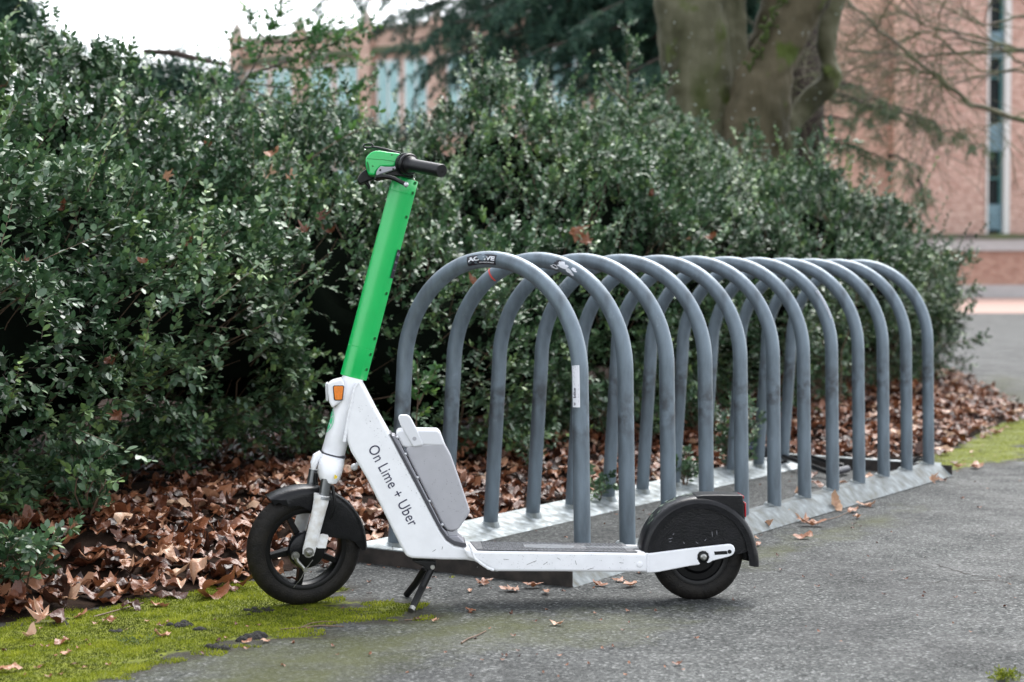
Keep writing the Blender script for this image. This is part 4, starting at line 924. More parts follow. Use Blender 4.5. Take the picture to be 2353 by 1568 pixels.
# ------------------------------------------------------------------ PLANTS
YK = F/2900
def leaves_np(pos, dirs, K, Ltw, leaf, width, up=.8, seed=0, curl=.22, jit=.35, tilt=0.):
    """K leaves along each twig (pos -> pos+dir*Ltw). returns V, Q, v"""
    g_ = np.random.default_rng(seed); N = len(pos); d = norm(dirs)
    upv = norm(np.c_[g_.normal(0, jit, N), g_.normal(0, jit, N), np.ones(N)*up+.2])
    s = norm(np.cross(d, upv)); n = norm(np.cross(s, d))
    t = (np.arange(K)+.6)/K; T = np.broadcast_to(t, (N, K)) + g_.normal(0, .02, (N, K))
    sg = np.where(np.arange(K) % 2 == 0, 1., -1.)[None, :]*np.ones((N, 1))
    ang = g_.normal(0, .75, (N, K))
    D_, S_, N_ = d[:, None], s[:, None], n[:, None]
    so = S_*np.cos(ang)[..., None] + N_*np.sin(ang)[..., None]
    last = (np.arange(K) == K-1)[None, :, None]
    ld = norm(D_*np.where(last, 1.6, g_.uniform(.45,.95,(N,K,1))) + so*sg[..., None]*np.where(last, .1, .8) + g_.normal(0,.18,(N,K,3)))
    ln = norm(N_ + g_.normal(0, jit, (N, K, 3)) + np.array([0, 0, tilt])); ln = norm(ln - ld*(ln*ld).sum(-1, keepdims=True)); lb = np.cross(ln, ld)
    L_ = (Ltw if np.ndim(Ltw) else np.full(N, Ltw))[:, None, None]
    base = pos[:, None] + D_*L_*T[..., None]
    sz = leaf*g_.uniform(.65, 1.25, (N, K, 1))*np.where(T[..., None] > .8, .85, 1.)
    prof = [(0, 0, 0), (.38, .50, 1), (.78, .36, .8), (1, 0, .15), (.78, -.36, .8), (.38, -.50, 1)]
    V = np.stack([base + ld*sz*a + lb*sz*b_*width + ln*sz*curl*(c_*.25-(a**2)*.25) for a, b_, c_ in prof], axis=2).reshape(-1, 3)
    M_ = N*K; i = np.arange(M_)[:, None]*6
    Q = np.concatenate([i+np.array([[0,1,2,3]]), i+np.array([[0,3,4,5]])])
    v = np.repeat(np.clip(g_.normal(.45, .2, (N, 1)) + g_.normal(0, .12, (N, K)), 0, 1).ravel(), 6)
    return V, Q, v
def twigs_np(pos, dirs, Ltw, rad):
    d = norm(dirs); N = len(pos); L_ = (Ltw if np.ndim(Ltw) else np.full(N, Ltw))[:, None]
    a = norm(np.cross(d, np.array([.3,.1,1.]))); b_ = np.cross(d, a)
    V = np.stack([pos+a*rad, pos-a*rad*.5+b_*rad*.8, pos-a*rad*.5-b_*rad*.8, pos+d*L_], axis=1).reshape(-1, 3); i = np.arange(N)[:, None]*4
    return V, np.concatenate([i+np.array([[0,1,3,3]]), i+np.array([[1,2,3,3]]), i+np.array([[2,0,3,3]])])
def tri_fix(Q): return Q
def twig_mesh(name, pos, dirs, L_, rad, m, parent):
    V, Q = twigs_np(pos, dirs, L_, rad); return npmesh(name, V, Q[:, :3], m, parent)
M['leaf'] = attr_mat('glossy_hedge_leaf', [(0,(.010,.034,.013)), (.35,(.032,.086,.034)), (.7,(.085,.165,.070)), (1,(.20,.31,.09))], rough=.46, spec=.9, trans=.08, coat=.0)
M['leaf_sparse'] = attr_mat('thin_shrub_leaf', [(0,(.02,.07,.02)), (.6,(.05,.14,.035)), (1,(.16,.28,.06))], rough=.38, spec=.45, trans=.25)
M['needle'] = attr_mat('conifer_needles', [(0,(.016,.045,.034)), (.5,(.034,.088,.060)), (1,(.08,.15,.085))], rough=.6, spec=.3, trans=.1)
M['needle_pale'] = attr_mat('olive_conifer_needles', [(0,(.04,.08,.04)), (.5,(.07,.125,.06)), (1,(.12,.17,.08))], rough=.6, spec=.3, trans=.1)
HP = np.array([(-3.2,2.2),(-2.5,2.9),(-1.90,3.6),(-1.48,4.30),(-1.06,4.95),(-.42,5.42),(.40,6.08),(1.30,6.85),(2.15,7.8),(2.85,8.85),(3.05,9.8),(2.75,10.8)]); HP[:,1] *= YK
def smooth_path(P, n=400):
    t = np.linspace(0, len(P)-1, n); out = []
    for q in t:
        i = min(int(q), len(P)-2); f = q-i; p0, p1, p2, p3 = P[max(i-1,0)], P[i], P[i+1], P[min(i+2, len(P)-1)]
        out.append(.5*((2*p1)+(-p0+p2)*f+(2*p0-5*p1+4*p2-p3)*f*f+(-p0+3*p1-3*p2+p3)*f**3))
    return np.array(out)
HS = smooth_path(HP); hcum = np.r_[0, np.cumsum(np.linalg.norm(np.diff(HS, axis=0), axis=1))]; HL = hcum[-1]
HT = norm(np.gradient(HS, axis=0)); HN = np.c_[HT[:,1], -HT[:,0]]
PR = np.array([(-.02,.03),(.14,.24),(.27,.46),(.31,.68),(.22,.90),(-.02,1.12),(-.38,1.31),(-.85,1.48),(-1.35,1.60),(-1.95,1.60)])
pc = np.r_[0, np.cumsum(np.linalg.norm(np.diff(PR, axis=0), axis=1))]; PL = pc[-1]
def hedge_pt(s, q, off=0.):
    bx = np.interp(s, hcum, HS[:,0]); by = np.interp(s, hcum, HS[:,1]); nx_ = np.interp(s, hcum, HN[:,0]); ny_ = np.interp(s, hcum, HN[:,1])
    o = np.interp(q, pc, PR[:,0]); h = np.interp(q, pc, PR[:,1]); o2 = np.interp(q+.05, pc, PR[:,0]); h2 = np.interp(q+.05, pc, PR[:,1]); o1 = np.interp(q-.05, pc, PR[:,0]); h1 = np.interp(q-.05, pc, PR[:,1])
    rc_ = np.interp(s, [s_at(-300), s_at(500), s_at(900)], [.28,.22,0.]); o = o-rc_*np.interp(q, [0,.35,.80], [1,.8,0]); to, th = o2-o1, h2-h1; l = np.hypot(to, th)+1e-9; no, nh = th/l, -to/l
    P = np.stack([bx+nx_*o, by+ny_*o, h], -1); Nn = np.stack([nx_*no, ny_*no, nh], -1)
    hsc = HSCALE(s)
    P[..., 2] = P[..., 2]*hsc
    lump = .14*pn(P*np.array([1,.8,1]), .9, 0) + .085*pn(P, .33, 1) + np.where(P[...,2] > 1.3, .05, 0)*pn(P, .16, 2)
    return P + Nn*(lump+off)[..., None], Nn
TPX = np.array([(-400,100),(0,112),(80,124),(200,140),(300,160),(400,180),(480,215),(560,340),(700,430),(800,430),(870,400),(950,290),(1050,220),(1150,236),(1300,262),(1450,285),(1550,305),(1650,330),(1800,352),(1950,362),(2030,400),(2090,480),(2140,570),(2200,670),(2260,800),(2400,1000)], float)
def _hs():
    out = []
    for s_ in np.linspace(0, HL, 160):
        bx_, by_ = np.interp(s_, hcum, HS[:,0]), np.interp(s_, hcum, HS[:,1]); n1, n2 = np.interp(s_, hcum, HN[:,0]), np.interp(s_, hcum, HN[:,1])
        ks = []
        for o_, h_ in PR[3:9]:
            x_, y_ = bx_+n1*o_, by_+n2*o_; px = CX+F*x_/y_; ks.append((HC+(HOR-np.interp(px, TPX[:,0], TPX[:,1]))/F*y_-.05)/h_)
        out.append(min(1.25, max(.45, min(ks))))
    o2 = np.array(out); k = np.ones(7)/7; return np.linspace(0, HL, 160), np.convolve(np.pad(o2, 3, mode='edge'), k, 'valid')
_HX, _HY = _hs()
def HSCALE(s): return np.interp(s, _HX, _HY)
# where along the hedge each bush begins/ends
def s_at(px):     # path parameter whose front lies under that picture column
    xs = CX+F*HS[:,0]/HS[:,1]; return float(np.interp(px, xs, hcum))
cuts = [0, s_at(560), s_at(1500), HL]
def bush(i, label, dens, leaf, name='evergreen_bush'):
    s0, s1 = cuts[i], cuts[i+1]; mid = (s0+s1)/2
    P0, _ = hedge_pt(np.array([mid]), np.array([.1])); root = empty(name, (float(P0[0,0]), float(P0[0,1]), 0)); tag(root, label, 'bush')
    o = np.array(root.location)
    g_ = np.random.default_rng(50+i); A = (s1-s0)*PL; N = int(A*dens)
    s = g_.uniform(s0-.12, s1+.12, N); q = PL*g_.power(.85, N) if 0 else g_.uniform(0, PL, N)
    keep = g_.uniform(0, 1, N) < np.interp(q, [0,.25,.6,2.0,2.6,PL], [.9,1,1,1,.8,.3])
    s, q = s[keep], q[keep]; N = len(s); s = np.clip(s, 0, HL)
    dep = -g_.exponential(.075, N)+.03 + (g_.uniform(0,1,N) < .05)*g_.uniform(0,.16,N)
    P, Nn = hedge_pt(s, q, dep)
    gap = (pn(P, .20, 2)+.6*pn(P, .45, 0) > 1.0) & (g_.uniform(0,1,N) < .85); P, Nn, q = P[~gap], Nn[~gap], q[~gap]; N = len(P)
    P[:,2] = np.maximum(P[:,2], .05)
    side = g_.normal(0, .55, (N, 3)); dirs = norm(Nn*.75+np.array([0,0,.38])+side)
    Lt = g_.uniform(.05, .125, N)
    pos = P - dirs*Lt[:, None]*.6
    V, Q, v = leaves_np(pos-o, dirs, 12, Lt, leaf, .60, seed=60+i, tilt=1.3, curl=.12, jit=.30)
    v = np.clip(v + np.repeat(.10*pn(P, .5, 1), 72), 0, 1)
    # longer arching shoots breaking the surface
    m_ = int(N*.035); id_ = g_.integers(0, N, m_); d2 = norm(Nn[id_]*.7+np.array([0,0,.55])+g_.normal(0,.5,(m_,3))); L2 = g_.uniform(.16,.36,m_)
    p2 = P[id_]-o; V2, Q2, v2 = leaves_np(p2, d2, 24, L2, leaf*.95, .58, seed=90+i, tilt=.9, curl=.14, jit=.3)
    V = np.vstack([V, V2]); Q = np.vstack([Q, Q2+len(v)]); v = np.r_[v, np.clip(v2+.12, 0, 1)]
    npmesh('foliage', V, Q, M['leaf'], root, attr=v)
    twig_mesh('shoots', p2, d2, L2*.97, .0016, M['twig'], root)
    twig_mesh('twigs', pos-o, dirs, Lt*.95, .0011, M['twigdark'], root)
    # near-black shell inside the leaves; its colour stands in for interior shade
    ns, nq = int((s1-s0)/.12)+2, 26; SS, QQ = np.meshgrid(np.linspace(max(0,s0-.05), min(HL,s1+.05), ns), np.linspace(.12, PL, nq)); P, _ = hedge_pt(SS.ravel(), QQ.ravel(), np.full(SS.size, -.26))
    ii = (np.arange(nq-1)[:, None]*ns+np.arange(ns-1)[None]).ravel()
    npmesh('inner_shade_shell', P-o, np.c_[ii, ii+1, ii+ns+1, ii+ns], M['core'], root, smooth=True)
    # bare stems under the skirt
    st = MB(); rr = random.Random(i+3)
    for k in range(int(34*(s1-s0))):
        s_ = rr.uniform(s0, s1); a, _ = hedge_pt(np.array([s_]), np.array([.05])); n_ = np.array([np.interp(s_, hcum, HN[:,0]), np.interp(s_, hcum, HN[:,1]), 0])
        b0 = a[0]-n_*rr.uniform(.0,.45); b0[2] = .02; q_ = rr.uniform(.2, 1.7); e, en = hedge_pt(np.array([s_+rr.uniform(-.3,.3)]), np.array([q_])); e = e[0]-en[0]*rr.uniform(-.01,.10)
        pts = []
        for j in range(6):
            f = j/5; p = b0*(1-f)+e*f; p = p + n_*.10*math.sin(f*PI)*rr.uniform(-.2,.8) + np.array([rr.gauss(0,.015), rr.gauss(0,.015), .08*math.sin(f*PI)]); pts.append(Vector(p-o))
        r0 = rr.uniform(.0022,.006); st.tube(pts, [r0*(1-.75*j/5) for j in range(6)], 5, cap=False)
    st.build('stems', M['twig'], root, smooth=60, recalc=False)
    return root
bush(0, 'big dark glossy small-leaved evergreen bush filling the left side behind the front wheel', 950, .031)
bush(1, 'middle stretch of small-leaved evergreen hedge behind the first bike rack hoops', 900, .027)
bush(2, 'right-hand end of the evergreen hedge, rounding off beside the far hoops', 760, .027)
# low growth at ground level, separate little sprigs rooted in the litter
def sprig_plant(name, label, cat, base, tips, leaf, mleaf, seed, group=None, K=12, stem_r=.003, sub=6, subL=.12, width=.58, step=.05, tm='twig', spread=.8):
    root = empty(name, tuple(base)); tag(root, label, cat, group); o = Vector(base); rr = random.Random(seed); st = MB(); pos = []; dr_ = []; ll = []
    for t in tips:
        pts = [Vector(p) for p in t]; cum_ = [0]
        for a, b_ in zip(pts, pts[1:]): cum_.append(cum_[-1]+(b_-a).length)
        n = max(3, int(cum_[-1]/step)); fine = []
        for j in range(n+1):
            s_ = cum_[-1]*j/n; i = max(k for k in range(len(cum_)-1) if cum_[k] <= s_+1e-9); f = (s_-cum_[i])/max(1e-9, cum_[i+1]-cum_[i]); fine.append(pts[i].lerp(pts[i+1], min(1, f)))
        st.tube([p-o for p in fine], [stem_r*(1-.8*j/n) for j in range(n+1)], 6, cap=False)
        for j in range(max(1, int(n*.25)), n+1):
            d = (fine[j]-fine[j-1]).normalized()
            for k in range(sub if j < n else 2):
                v = Vector((rr.gauss(0,1), rr.gauss(0,1), rr.gauss(0,1))); v = (v-d*v.dot(d)).normalized()
                dd = (d*rr.uniform(.5,1.1)+v*spread).normalized(); pos.append(np.array(fine[j]-o)); dr_.append(np.array(dd)); ll.append(subL*rr.uniform(.5,1.1)*(1.15-.6*j/n))
    pos, dr_, ll = np.array(pos), np.array(dr_), np.array(ll)
    V, Q, v = leaves_np(pos, dr_, K, ll, leaf, width, seed=seed); npmesh('leaves', V, Q, mleaf, root, attr=v)
    st.build('stem', M[tm], root, smooth=60, recalc=False); twig_mesh('twigs', pos, dr_, ll*.95, .0009, M[tm], root)
    return root
def low(px, py, hpx, wpx, name, label, seed, n=7, leaf=.024, cat='sprig', up=1.0):
    b_ = G(px, py); b_.z = float(bed_h([[b_.x, b_.y]])[0]); sc_ = b_.y/F; rr = random.Random(seed); tips = []
    for k in range(n): tips.append([b_, b_+Vector((rr.uniform(-.3,.3)*wpx*sc_, rr.uniform(-.1,.1), hpx*sc_*.5)), b_+Vector((rr.uniform(-.5,.5)*wpx*sc_, rr.uniform(-.12,.12), hpx*sc_*rr.uniform(.6,1.)*up))])
    return sprig_plant(name, label, cat, b_, tips, leaf, M['leaf'], seed, sub=2, subL=.08, K=9, step=.05)
low(60, 1395, 150, 170, 'evergreen_sprig', 'low dark green leafy growth among brown leaves at the left edge', 21, 10, .028)
low(200, 1300, 190, 190, 'evergreen_sprig', 'drooping leafy growth above the litter left of the front wheel', 22, 11, .028)
low(1574, 1128, 85, 70, 'evergreen_sprig', 'small leafy sprig poking through the hoops above the rear rail', 23, 6)
low(1690, 1095, 165, 130, 'evergreen_sprig', 'bushy sprig growing between the hoops beside the coiled cable', 24, 11)
low(1375, 1165, 75, 60, 'evergreen_sprig', 'tiny evergreen sprig in the brown litter behind the left rail', 25, 4)
low(1215, 1120, 100, 70, 'evergreen_sprig', 'small sprig in the litter between the third and fourth rear hoop legs', 26, 4)
for k_, (x_, y_, h_, w_, n_, t_) in enumerate([(1190,1050,150,120,8,'leafy growth at the hedge foot between the second and third hoops'),(1290,1060,130,110,7,'leafy growth at the hedge foot right of the third rear hoop leg'),(1400,1075,150,130,8,'leafy growth at the hedge foot behind the first front leg'),(1500,1050,150,130,8,'leafy growth at the hedge foot behind the third front leg'),(1600,1035,140,120,8,'leafy growth at the hedge foot behind the fourth front leg'),(1020,1075,150,120,8,'leafy growth at the hedge foot just right of the battery pack'),(700,1120,130,120,7,'leafy growth at the hedge foot above the front mudguard'),(420,1180,150,150,8,'dark leafy growth at the hedge foot left of the front wheel')]):
    low(x_, y_, h_, w_, 'evergreen_sprig', t_, 210+k_, n_, .026)
# pale sprig hanging behind the first hoop
def DL(l, dep): return [D(x, y, dep) for x, y in l]
sprig_plant('pale_sprig', 'pale green leafy sprig hanging behind the foot of the first hoop', 'sprig', D(955, 960, 6.2), [DL([(955,990),(962,900),(958,822)], 6.2), DL([(962,930),(985,880),(1000,856)], 6.2)], .030, M['leaf_sparse'], 31, K=8, sub=2, subL=.08)
# upright shoots standing clear of the hedge top
sh = [([(1440,330),(1443,180),(1440,62)], [(1443,240),(1400,200),(1378,165)], [(1445,250),(1500,210),(1542,178)], [(1442,180),(1405,150),(1395,125)], [(1445,300),(1500,280),(1545,255)], [(1442,150),(1462,120),(1468,95)])]
dd = 7.4*YK
sprig_plant('upright_shoot', 'tall pale shoot standing clear above the middle of the hedge', 'shoot', D(1440, 330, dd), [DL(l, dd) for l in sh[0]], .026, M['leaf'], 41, K=12, sub=3, subL=.13, step=.05, stem_r=.006)
sprig_plant('upright_shoot', 'leafy shoot just left of the drooping conifer, over the hedge', 'shoot', D(1110, 300, 7*YK), [DL(l, 7*YK) for l in ([(1110,330),(1110,180),(1105,90)], [(1112,250),(1080,200),(1062,172)], [(1112,220),(1150,170),(1160,140)], [(1120,300),(1160,240),(1195,215)])], .026, M['leaf'], 42, K=12, sub=3, subL=.13, stem_r=.006)
for k, (l, nm) in enumerate([([[(1610,370),(1600,320),(1598,282)]], 'short'), ([[(1715,380),(1722,330),(1726,285)], [(1718,360),(1745,335),(1752,322)]], 'forked'), ([[(1880,400),(1890,330),(1912,290)], [(1880,380),(1850,330),(1835,310)], [(1890,360),(1940,330),(1960,322)]], 'spreading')]):
    sprig_plant('upright_shoot', {'short':'short leafy shoot in front of the left trunk stem', 'forked':'forked leafy shoot before the middle of the tree trunk', 'spreading':'spreading leafy shoot right of the tree trunk over the hedge'}[nm], 'shoot', D(*l[0][0], 8.3*YK), [DL(q, 8.3*YK) for q in l], .026, M['leaf'], 45+k, K=12, sub=3, subL=.13, stem_r=.005)
sprig_plant('side_branch', 'leafy side branches reaching over the path at the right end of the hedge', 'branch', D(2080, 800, 9*YK), [DL(l, 9*YK*.98) for l in ([(2080,700),(2150,640),(2215,600),(2240,590)], [(2090,760),(2170,700),(2230,672),(2248,662)], [(2090,820),(2180,790),(2245,778),(2262,770)], [(2080,640),(2130,600),(2165,575)], [(2100,860),(2180,830),(2225,840)], [(2100,700),(2180,745),(2230,720)])], .026, M['leaf'], 49, K=12, sub=4, subL=.16, stem_r=.006)
# thin tall shrub against the sky
d5 = 6.9*YK
tp_ = [[(470,300),(520,235),(575,170),(612,95),(640,40),(655,-20)], [(575,170),(640,150),(720,120),(790,90),(850,58)], [(612,100),(680,95),(740,80),(800,100)], [(600,130),(560,110),(530,100)], [(560,190),(640,200),(720,210),(790,215),(850,200)], [(560,200),(650,240),(740,250),(830,235)], [(540,215),(620,270),(700,290),(800,300)], [(600,150),(680,160),(760,155),(830,150)], [(520,240),(490,180),(470,150)], [(700,100),(760,60),(800,40)], [(500,260),(560,250),(640,225)], [(640,60),(690,50),(730,40)], [(610,90),(580,60),(565,30)]]
sprig_plant('tall_shrub', 'thin tall shrub with a dark leaning stem against the white sky', 'shrub', D(470, 300, d5), [DL(l, d5+.12*k) for k, l in enumerate(tp_)], .029, M['leaf_sparse'], 51, K=10, sub=6, subL=.20, stem_r=.008, step=.07, tm='twigdark', width=.62)
sprig_plant('long_shoot', 'long arching shoot with larger bright leaves above the handlebar', 'shoot', D(700, 390, 5.6*YK), [DL([(640,420),(720,360),(790,315),(845,290),(870,262)], 5.6*YK)], .042, M['leaf_sparse'], 53, K=3, sub=1, subL=.09, stem_r=.004, step=.07)
# ------------------------------------------------------------------ TREES
def organic(name, chains, m, parent, vox=.022, smooth=6):
    mb = MB()
    for pts, rad in chains:
        P = [Vector(p) for p in pts]; out = []; R = []
        for i in range(len(P)-1):
            for k in range(6):
                f = k/6; p0, p1, p2, p3 = P[max(i-1,0)], P[i], P[i+1], P[min(i+2,len(P)-1)]
                out.append(.5*((2*p1)+(-p0+p2)*f+(2*p0-5*p1+4*p2-p3)*f*f+(-p0+3*p1-3*p2+p3)*f**3)); R.append(rad[i]*(1-f)+rad[i+1]*f)
        out.append(P[-1]); R.append(rad[-1]); mb.tube(out, R, 20)
    o = mb.build(name, m, parent, smooth=180)
    r_ = o.modifiers.new('r', 'REMESH'); r_.mode = 'VOXEL'; r_.voxel_size = vox; r_.use_smooth_shade = True
    s_ = o.modifiers.new('s', 'SMOOTH'); s_.factor = .5; s_.iterations = smooth
    t = bpy.data.textures.new('bark', 'CLOUDS'); t.noise_scale = .20; d_ = o.modifiers.new('d', 'DISPLACE'); d_.texture = t; d_.strength = .07; d_.mid_level = .5
    return o
def bark(nm='beech_bark', tint=(1,1,1)):
    m = bpy.data.materials.new(nm); m.use_nodes = True; n = m.node_tree; b = n.nodes['Principled BSDF']; tc = n.nodes.new('ShaderNodeTexCoord')
    def no(sc, det=5, mp=None):
        t = n.nodes.new('ShaderNodeTexNoise'); t.inputs['Scale'].default_value = sc; t.inputs['Detail'].default_value = det
        q = n.nodes.new('ShaderNodeMapping'); q.inputs['Scale'].default_value = mp or (1,1,.4); n.links.new(tc.outputs['Object'], q.inputs[0]); n.links.new(q.outputs[0], t.inputs['Vector']); return t.outputs[0]
    c1_ = ramp(n, no(2.2, 7), [(.3,tuple(a*b_ for a, b_ in zip((.015,.013,.008), tint))), (.43,tuple(a*b_ for a, b_ in zip((.050,.050,.024), tint))), (.55,tuple(a*b_ for a, b_ in zip((.11,.105,.065), tint))), (.68,tuple(a*b_ for a, b_ in zip((.040,.050,.012), tint)))])
    mx = n.nodes.new('ShaderNodeMixRGB'); n.links.new(ramp(n, no(26, 3, (1,1,1)), [(.69,(0,0,0)), (.72,(1,1,1))]), mx.inputs[0]); n.links.new(c1_, mx.inputs[1]); mx.inputs[2].default_value = (.34,.37,.34,1)
    m2 = n.nodes.new('ShaderNodeMixRGB'); n.links.new(ramp(n, no(3.1, 8, (1,1,.7)), [(.60,(0,0,0)), (.66,(1,1,1))]), m2.inputs[0]); n.links.new(mx.outputs[0], m2.inputs[1]); m2.inputs[2].default_value = (.055,.075,.012,1)
    n.links.new(m2.outputs[0], b.inputs['Base Color']); b.inputs['Roughness'].default_value = .8; b.inputs['Specular IOR Level'].default_value = .3
    bu = n.nodes.new('ShaderNodeBump'); bu.inputs['Strength'].default_value = .8; bu.inputs['Distance'].default_value = .03; n.links.new(no(11, 8), bu.inputs['Height']); n.links.new(bu.outputs[0], b.inputs['Normal'])
    return m
M['bark'] = bark(); M['barkbrown'] = bark('brown_beech_bark', (.74,.64,.60)); M['bark_dark'] = mat('dark_conifer_bark', (.055,.040,.032), .9, var=.5, vscale=6, bump=.8, bscale=20)
td = 9.6*YK; k_ = td/F
def tc_(l, dz=0.): return [D(x, y, td+dz) for x, y, r in l], [r*k_ for x, y, r in l]
tr = empty('old_tree', tuple(D(1700, 560, td)[:2])+(0,)); tag(tr, 'large grey-green smooth-barked tree with several thick stems rising behind the hedge', 'tree')
o = Vector(tr.location)
ch = [tc_([(1640,760,130),(1632,420,84),(1622,300,78),(1604,180,80),(1590,60,82),(1578,-120,76),(1575,-400,70),(1560,-800,50)]),
      tc_([(1665,760,100),(1676,400,56),(1680,250,46),(1676,120,42),(1670,-40,40),(1660,-300,38),(1700,-800,36)], .12),
      tc_([(1700,760,120),(1722,420,70),(1738,300,78),(1748,210,68),(1778,130,54),(1820,60,50),(1860,-20,48),(1890,-180,50),(1960,-600,36)], -.30),
      tc_([(1760,760,70),(1778,400,34),(1790,330,30),(1822,280,28),(1872,220,26),(1908,178,25),(1900,120,22),(1902,60,23),(1935,-40,23),(1990,-300,20)], .25),
      tc_([(1735,120,22),(1760,40,26),(1790,-40,22),(1800,-200,18)], .35),
      tc_([(1890,170,24),(1912,160,20),(1918,180,14)], .2)]
loc_ = lambda q: [([p-o for p in a], r_) for a, r_ in q]
organic('trunk', loc_(ch[:2]), M['bark'], tr); organic('limb', loc_(ch[2:3]+ch[4:5]), M['barkbrown'], tr, smooth=4); organic('limb', loc_(ch[3:4]+ch[5:]), M['bark'], tr, vox=.018, smooth=3)
mk = MB(); rr = random.Random(9)
M['treemoss'] = mat('dark_moss_cushion', (.045,.070,.010), .95, var=.5, vscale=30, bump=1., bscale=60)
for i in range(110):
    f = rr.random(); x = 1722+f*82+rr.gauss(0,7); y = 165-f*190+rr.gauss(0,8); p = D(x, y, td-.30-.17+abs(rr.gauss(0,.02)))-o
    r_ = rr.uniform(.008,.020); mk.lathe([(0,r_*.7),(r_*.7,r_*.5),(r_,0),(r_*.6,-r_*.6),(0,-r_*.7)], p, (rr.gauss(0,.3),-1,rr.gauss(0,.3)), 6)
mk.build('bark_moss', M['treemoss'], tr, recalc=False)
# conifer with drooping sprays
cd = 13.5*YK; kc_ = cd/F
con = empty('drooping_conifer', tuple(D(1848, 500, cd)[:2])+(0,)); tag(con, 'dark green conifer with hanging sprays spread behind the hedge and old tree', 'tree'); o = Vector(con.location)
mb = MB(); tp0 = [D(1850, y, cd)-o for y in (640+int(.86/kc_),400,200,0,-300,-900,-1700)]; mb.tube(tp0, [.30,.22,.20,.19,.16,.11,.03], 16); mb.build('trunk', M['bark_dark'], con)
rr = random.Random(12); lim = []
ends = [(905,40,-1),(930,95,-1.5),(985,150,-.8),(1010,60,.5),(1060,110,-.3),(1100,30,-1.2),(1150,150,-1.6),(1180,90,0),(1230,60,.8),(1240,190,-1.2),(1290,120,-.5),(1330,230,-1.8),(1350,30,-.6),(1400,150,-.2),(1420,80,.6),(1450,220,-1),(1500,120,0),(1500,280,-1.2),(1540,200,.4),(1380,260,-.6),(1290,-40,0),(1120,-60,.4),(980,-50,0),(760,-40,-1.5),(640,-70,-1),(840,-30,-.5),(1450,-20,-1),(1540,40,-1),(1200,-20,-1.4),(1430,300,-.9),(1560,300,.2),
        (1480,0,.9),(1380,90,1.2),(1300,170,1),(1500,60,1.4),(1180,10,1.1),(1050,10,.9),(1420,190,.9),(1530,130,-.6),
        (960,20,.3),(1040,150,.6),(1130,110,.8),(1090,70,1.4),(1210,150,.5),(1260,200,1.2),(1350,180,.6),(1330,60,-1.6),(1270,20,-1),(1400,20,-1.3),(1440,120,1.2),(1500,180,1.),(1450,260,.8),(1520,240,.3),(1400,300,.4),(1330,280,.5),(1490,320,-.4),(1540,-20,.5),(1100,-10,-.5)]
mb = MB(); pos = []; dr_ = []; ll = []
def frond(p0, d0, L_, rr, droop=.9, dens=1.):
    n = max(3, int(L_/.07)); p = p0.copy(); d = d0.normalized()
    for j in range(n):
        d = (d+Vector((rr.gauss(0,.10), rr.gauss(0,.10), -.16*droop))).normalized(); q = p+d*L_/n
        for k in range(int(3*dens)):
            v = Vector((rr.gauss(0,1), rr.gauss(0,1), rr.gauss(0,.6)-.2)); dd = (d*.9+v*.45+Vector((0,0,-.25))).normalized(); pos.append(np.array(p)); dr_.append(np.array(dd)); ll.append(rr.uniform(.08,.17)*(1.1-.6*j/n))
        p = q
def limb(a, b_, sag, r0, rr, fl=(.3,.85), n=16, dens=1.):
    pts = []
    for j in range(n+1):
        f = j/n; p = a.lerp(b_, f)+Vector((0,0,sag*math.sin(f*PI)))+Vector((rr.gauss(0,.02), rr.gauss(0,.02), rr.gauss(0,.02))); pts.append(p)
    mb.tube(pts, [r0*(1-.85*j/n) for j in range(n+1)], 6, cap=False)
    for j in range(2, n+1):
        d = (pts[j]-pts[j-1]).normalized()
        for k in range(4 if j < n else 3):
            sd__ = Vector((rr.gauss(0,1), rr.gauss(0,1), 0)).normalized(); frond(pts[j], d*.6+sd__*.7+Vector((0,0,rr.uniform(-.5,.15))), rr.uniform(*fl)*(1.15-.5*j/n), rr, dens=dens)
for (x, y, dz) in ends:
    a = D(1850, y-90-rr.uniform(0,120), cd)-o; b_ = D(x, y, cd+dz)-o; limb(a, b_, rr.uniform(.1,.35), .035, rr, n=max(6, int((b_-a).length/.28)))
def flush_needles(m, nm):
    global pos, dr_, ll, mb
    P_, D__, L__ = np.array(pos), np.array(dr_), np.array(ll)
    V, Q, v = leaves_np(P_, D__, 14, L__, .040, .26, seed=71, curl=.1, jit=.8); npmesh('needle_sprays', V, Q, m, con, attr=v); mb.build('limb', M['bark_dark'], con, smooth=60, recalc=False); pos, dr_, ll, mb = [], [], [], MB()
flush_needles(M['needle'], 'a')
for (x, y, dz, sx_, sy_) in [(2255,335,-1.2,1900,235),(2180,300,-1,1900,225),(2030,250,-.5,1870,200),(2000,300,-.9,1860,280),(1960,210,0,1860,200),(1985,360,-.6,1860,330),(2060,385,-.8,1870,340),(2110,430,-.5,2040,360),(2125,480,-.5,2110,420)]:
    limb(D(sx_, sy_, cd+dz*.3)-o, D(x, y, cd+dz)-o, .12, .022, rr, fl=(.12,.34), n=max(5, abs(x-sx_)//26), dens=.6)
flush_needles(M['needle_pale'], 'b')
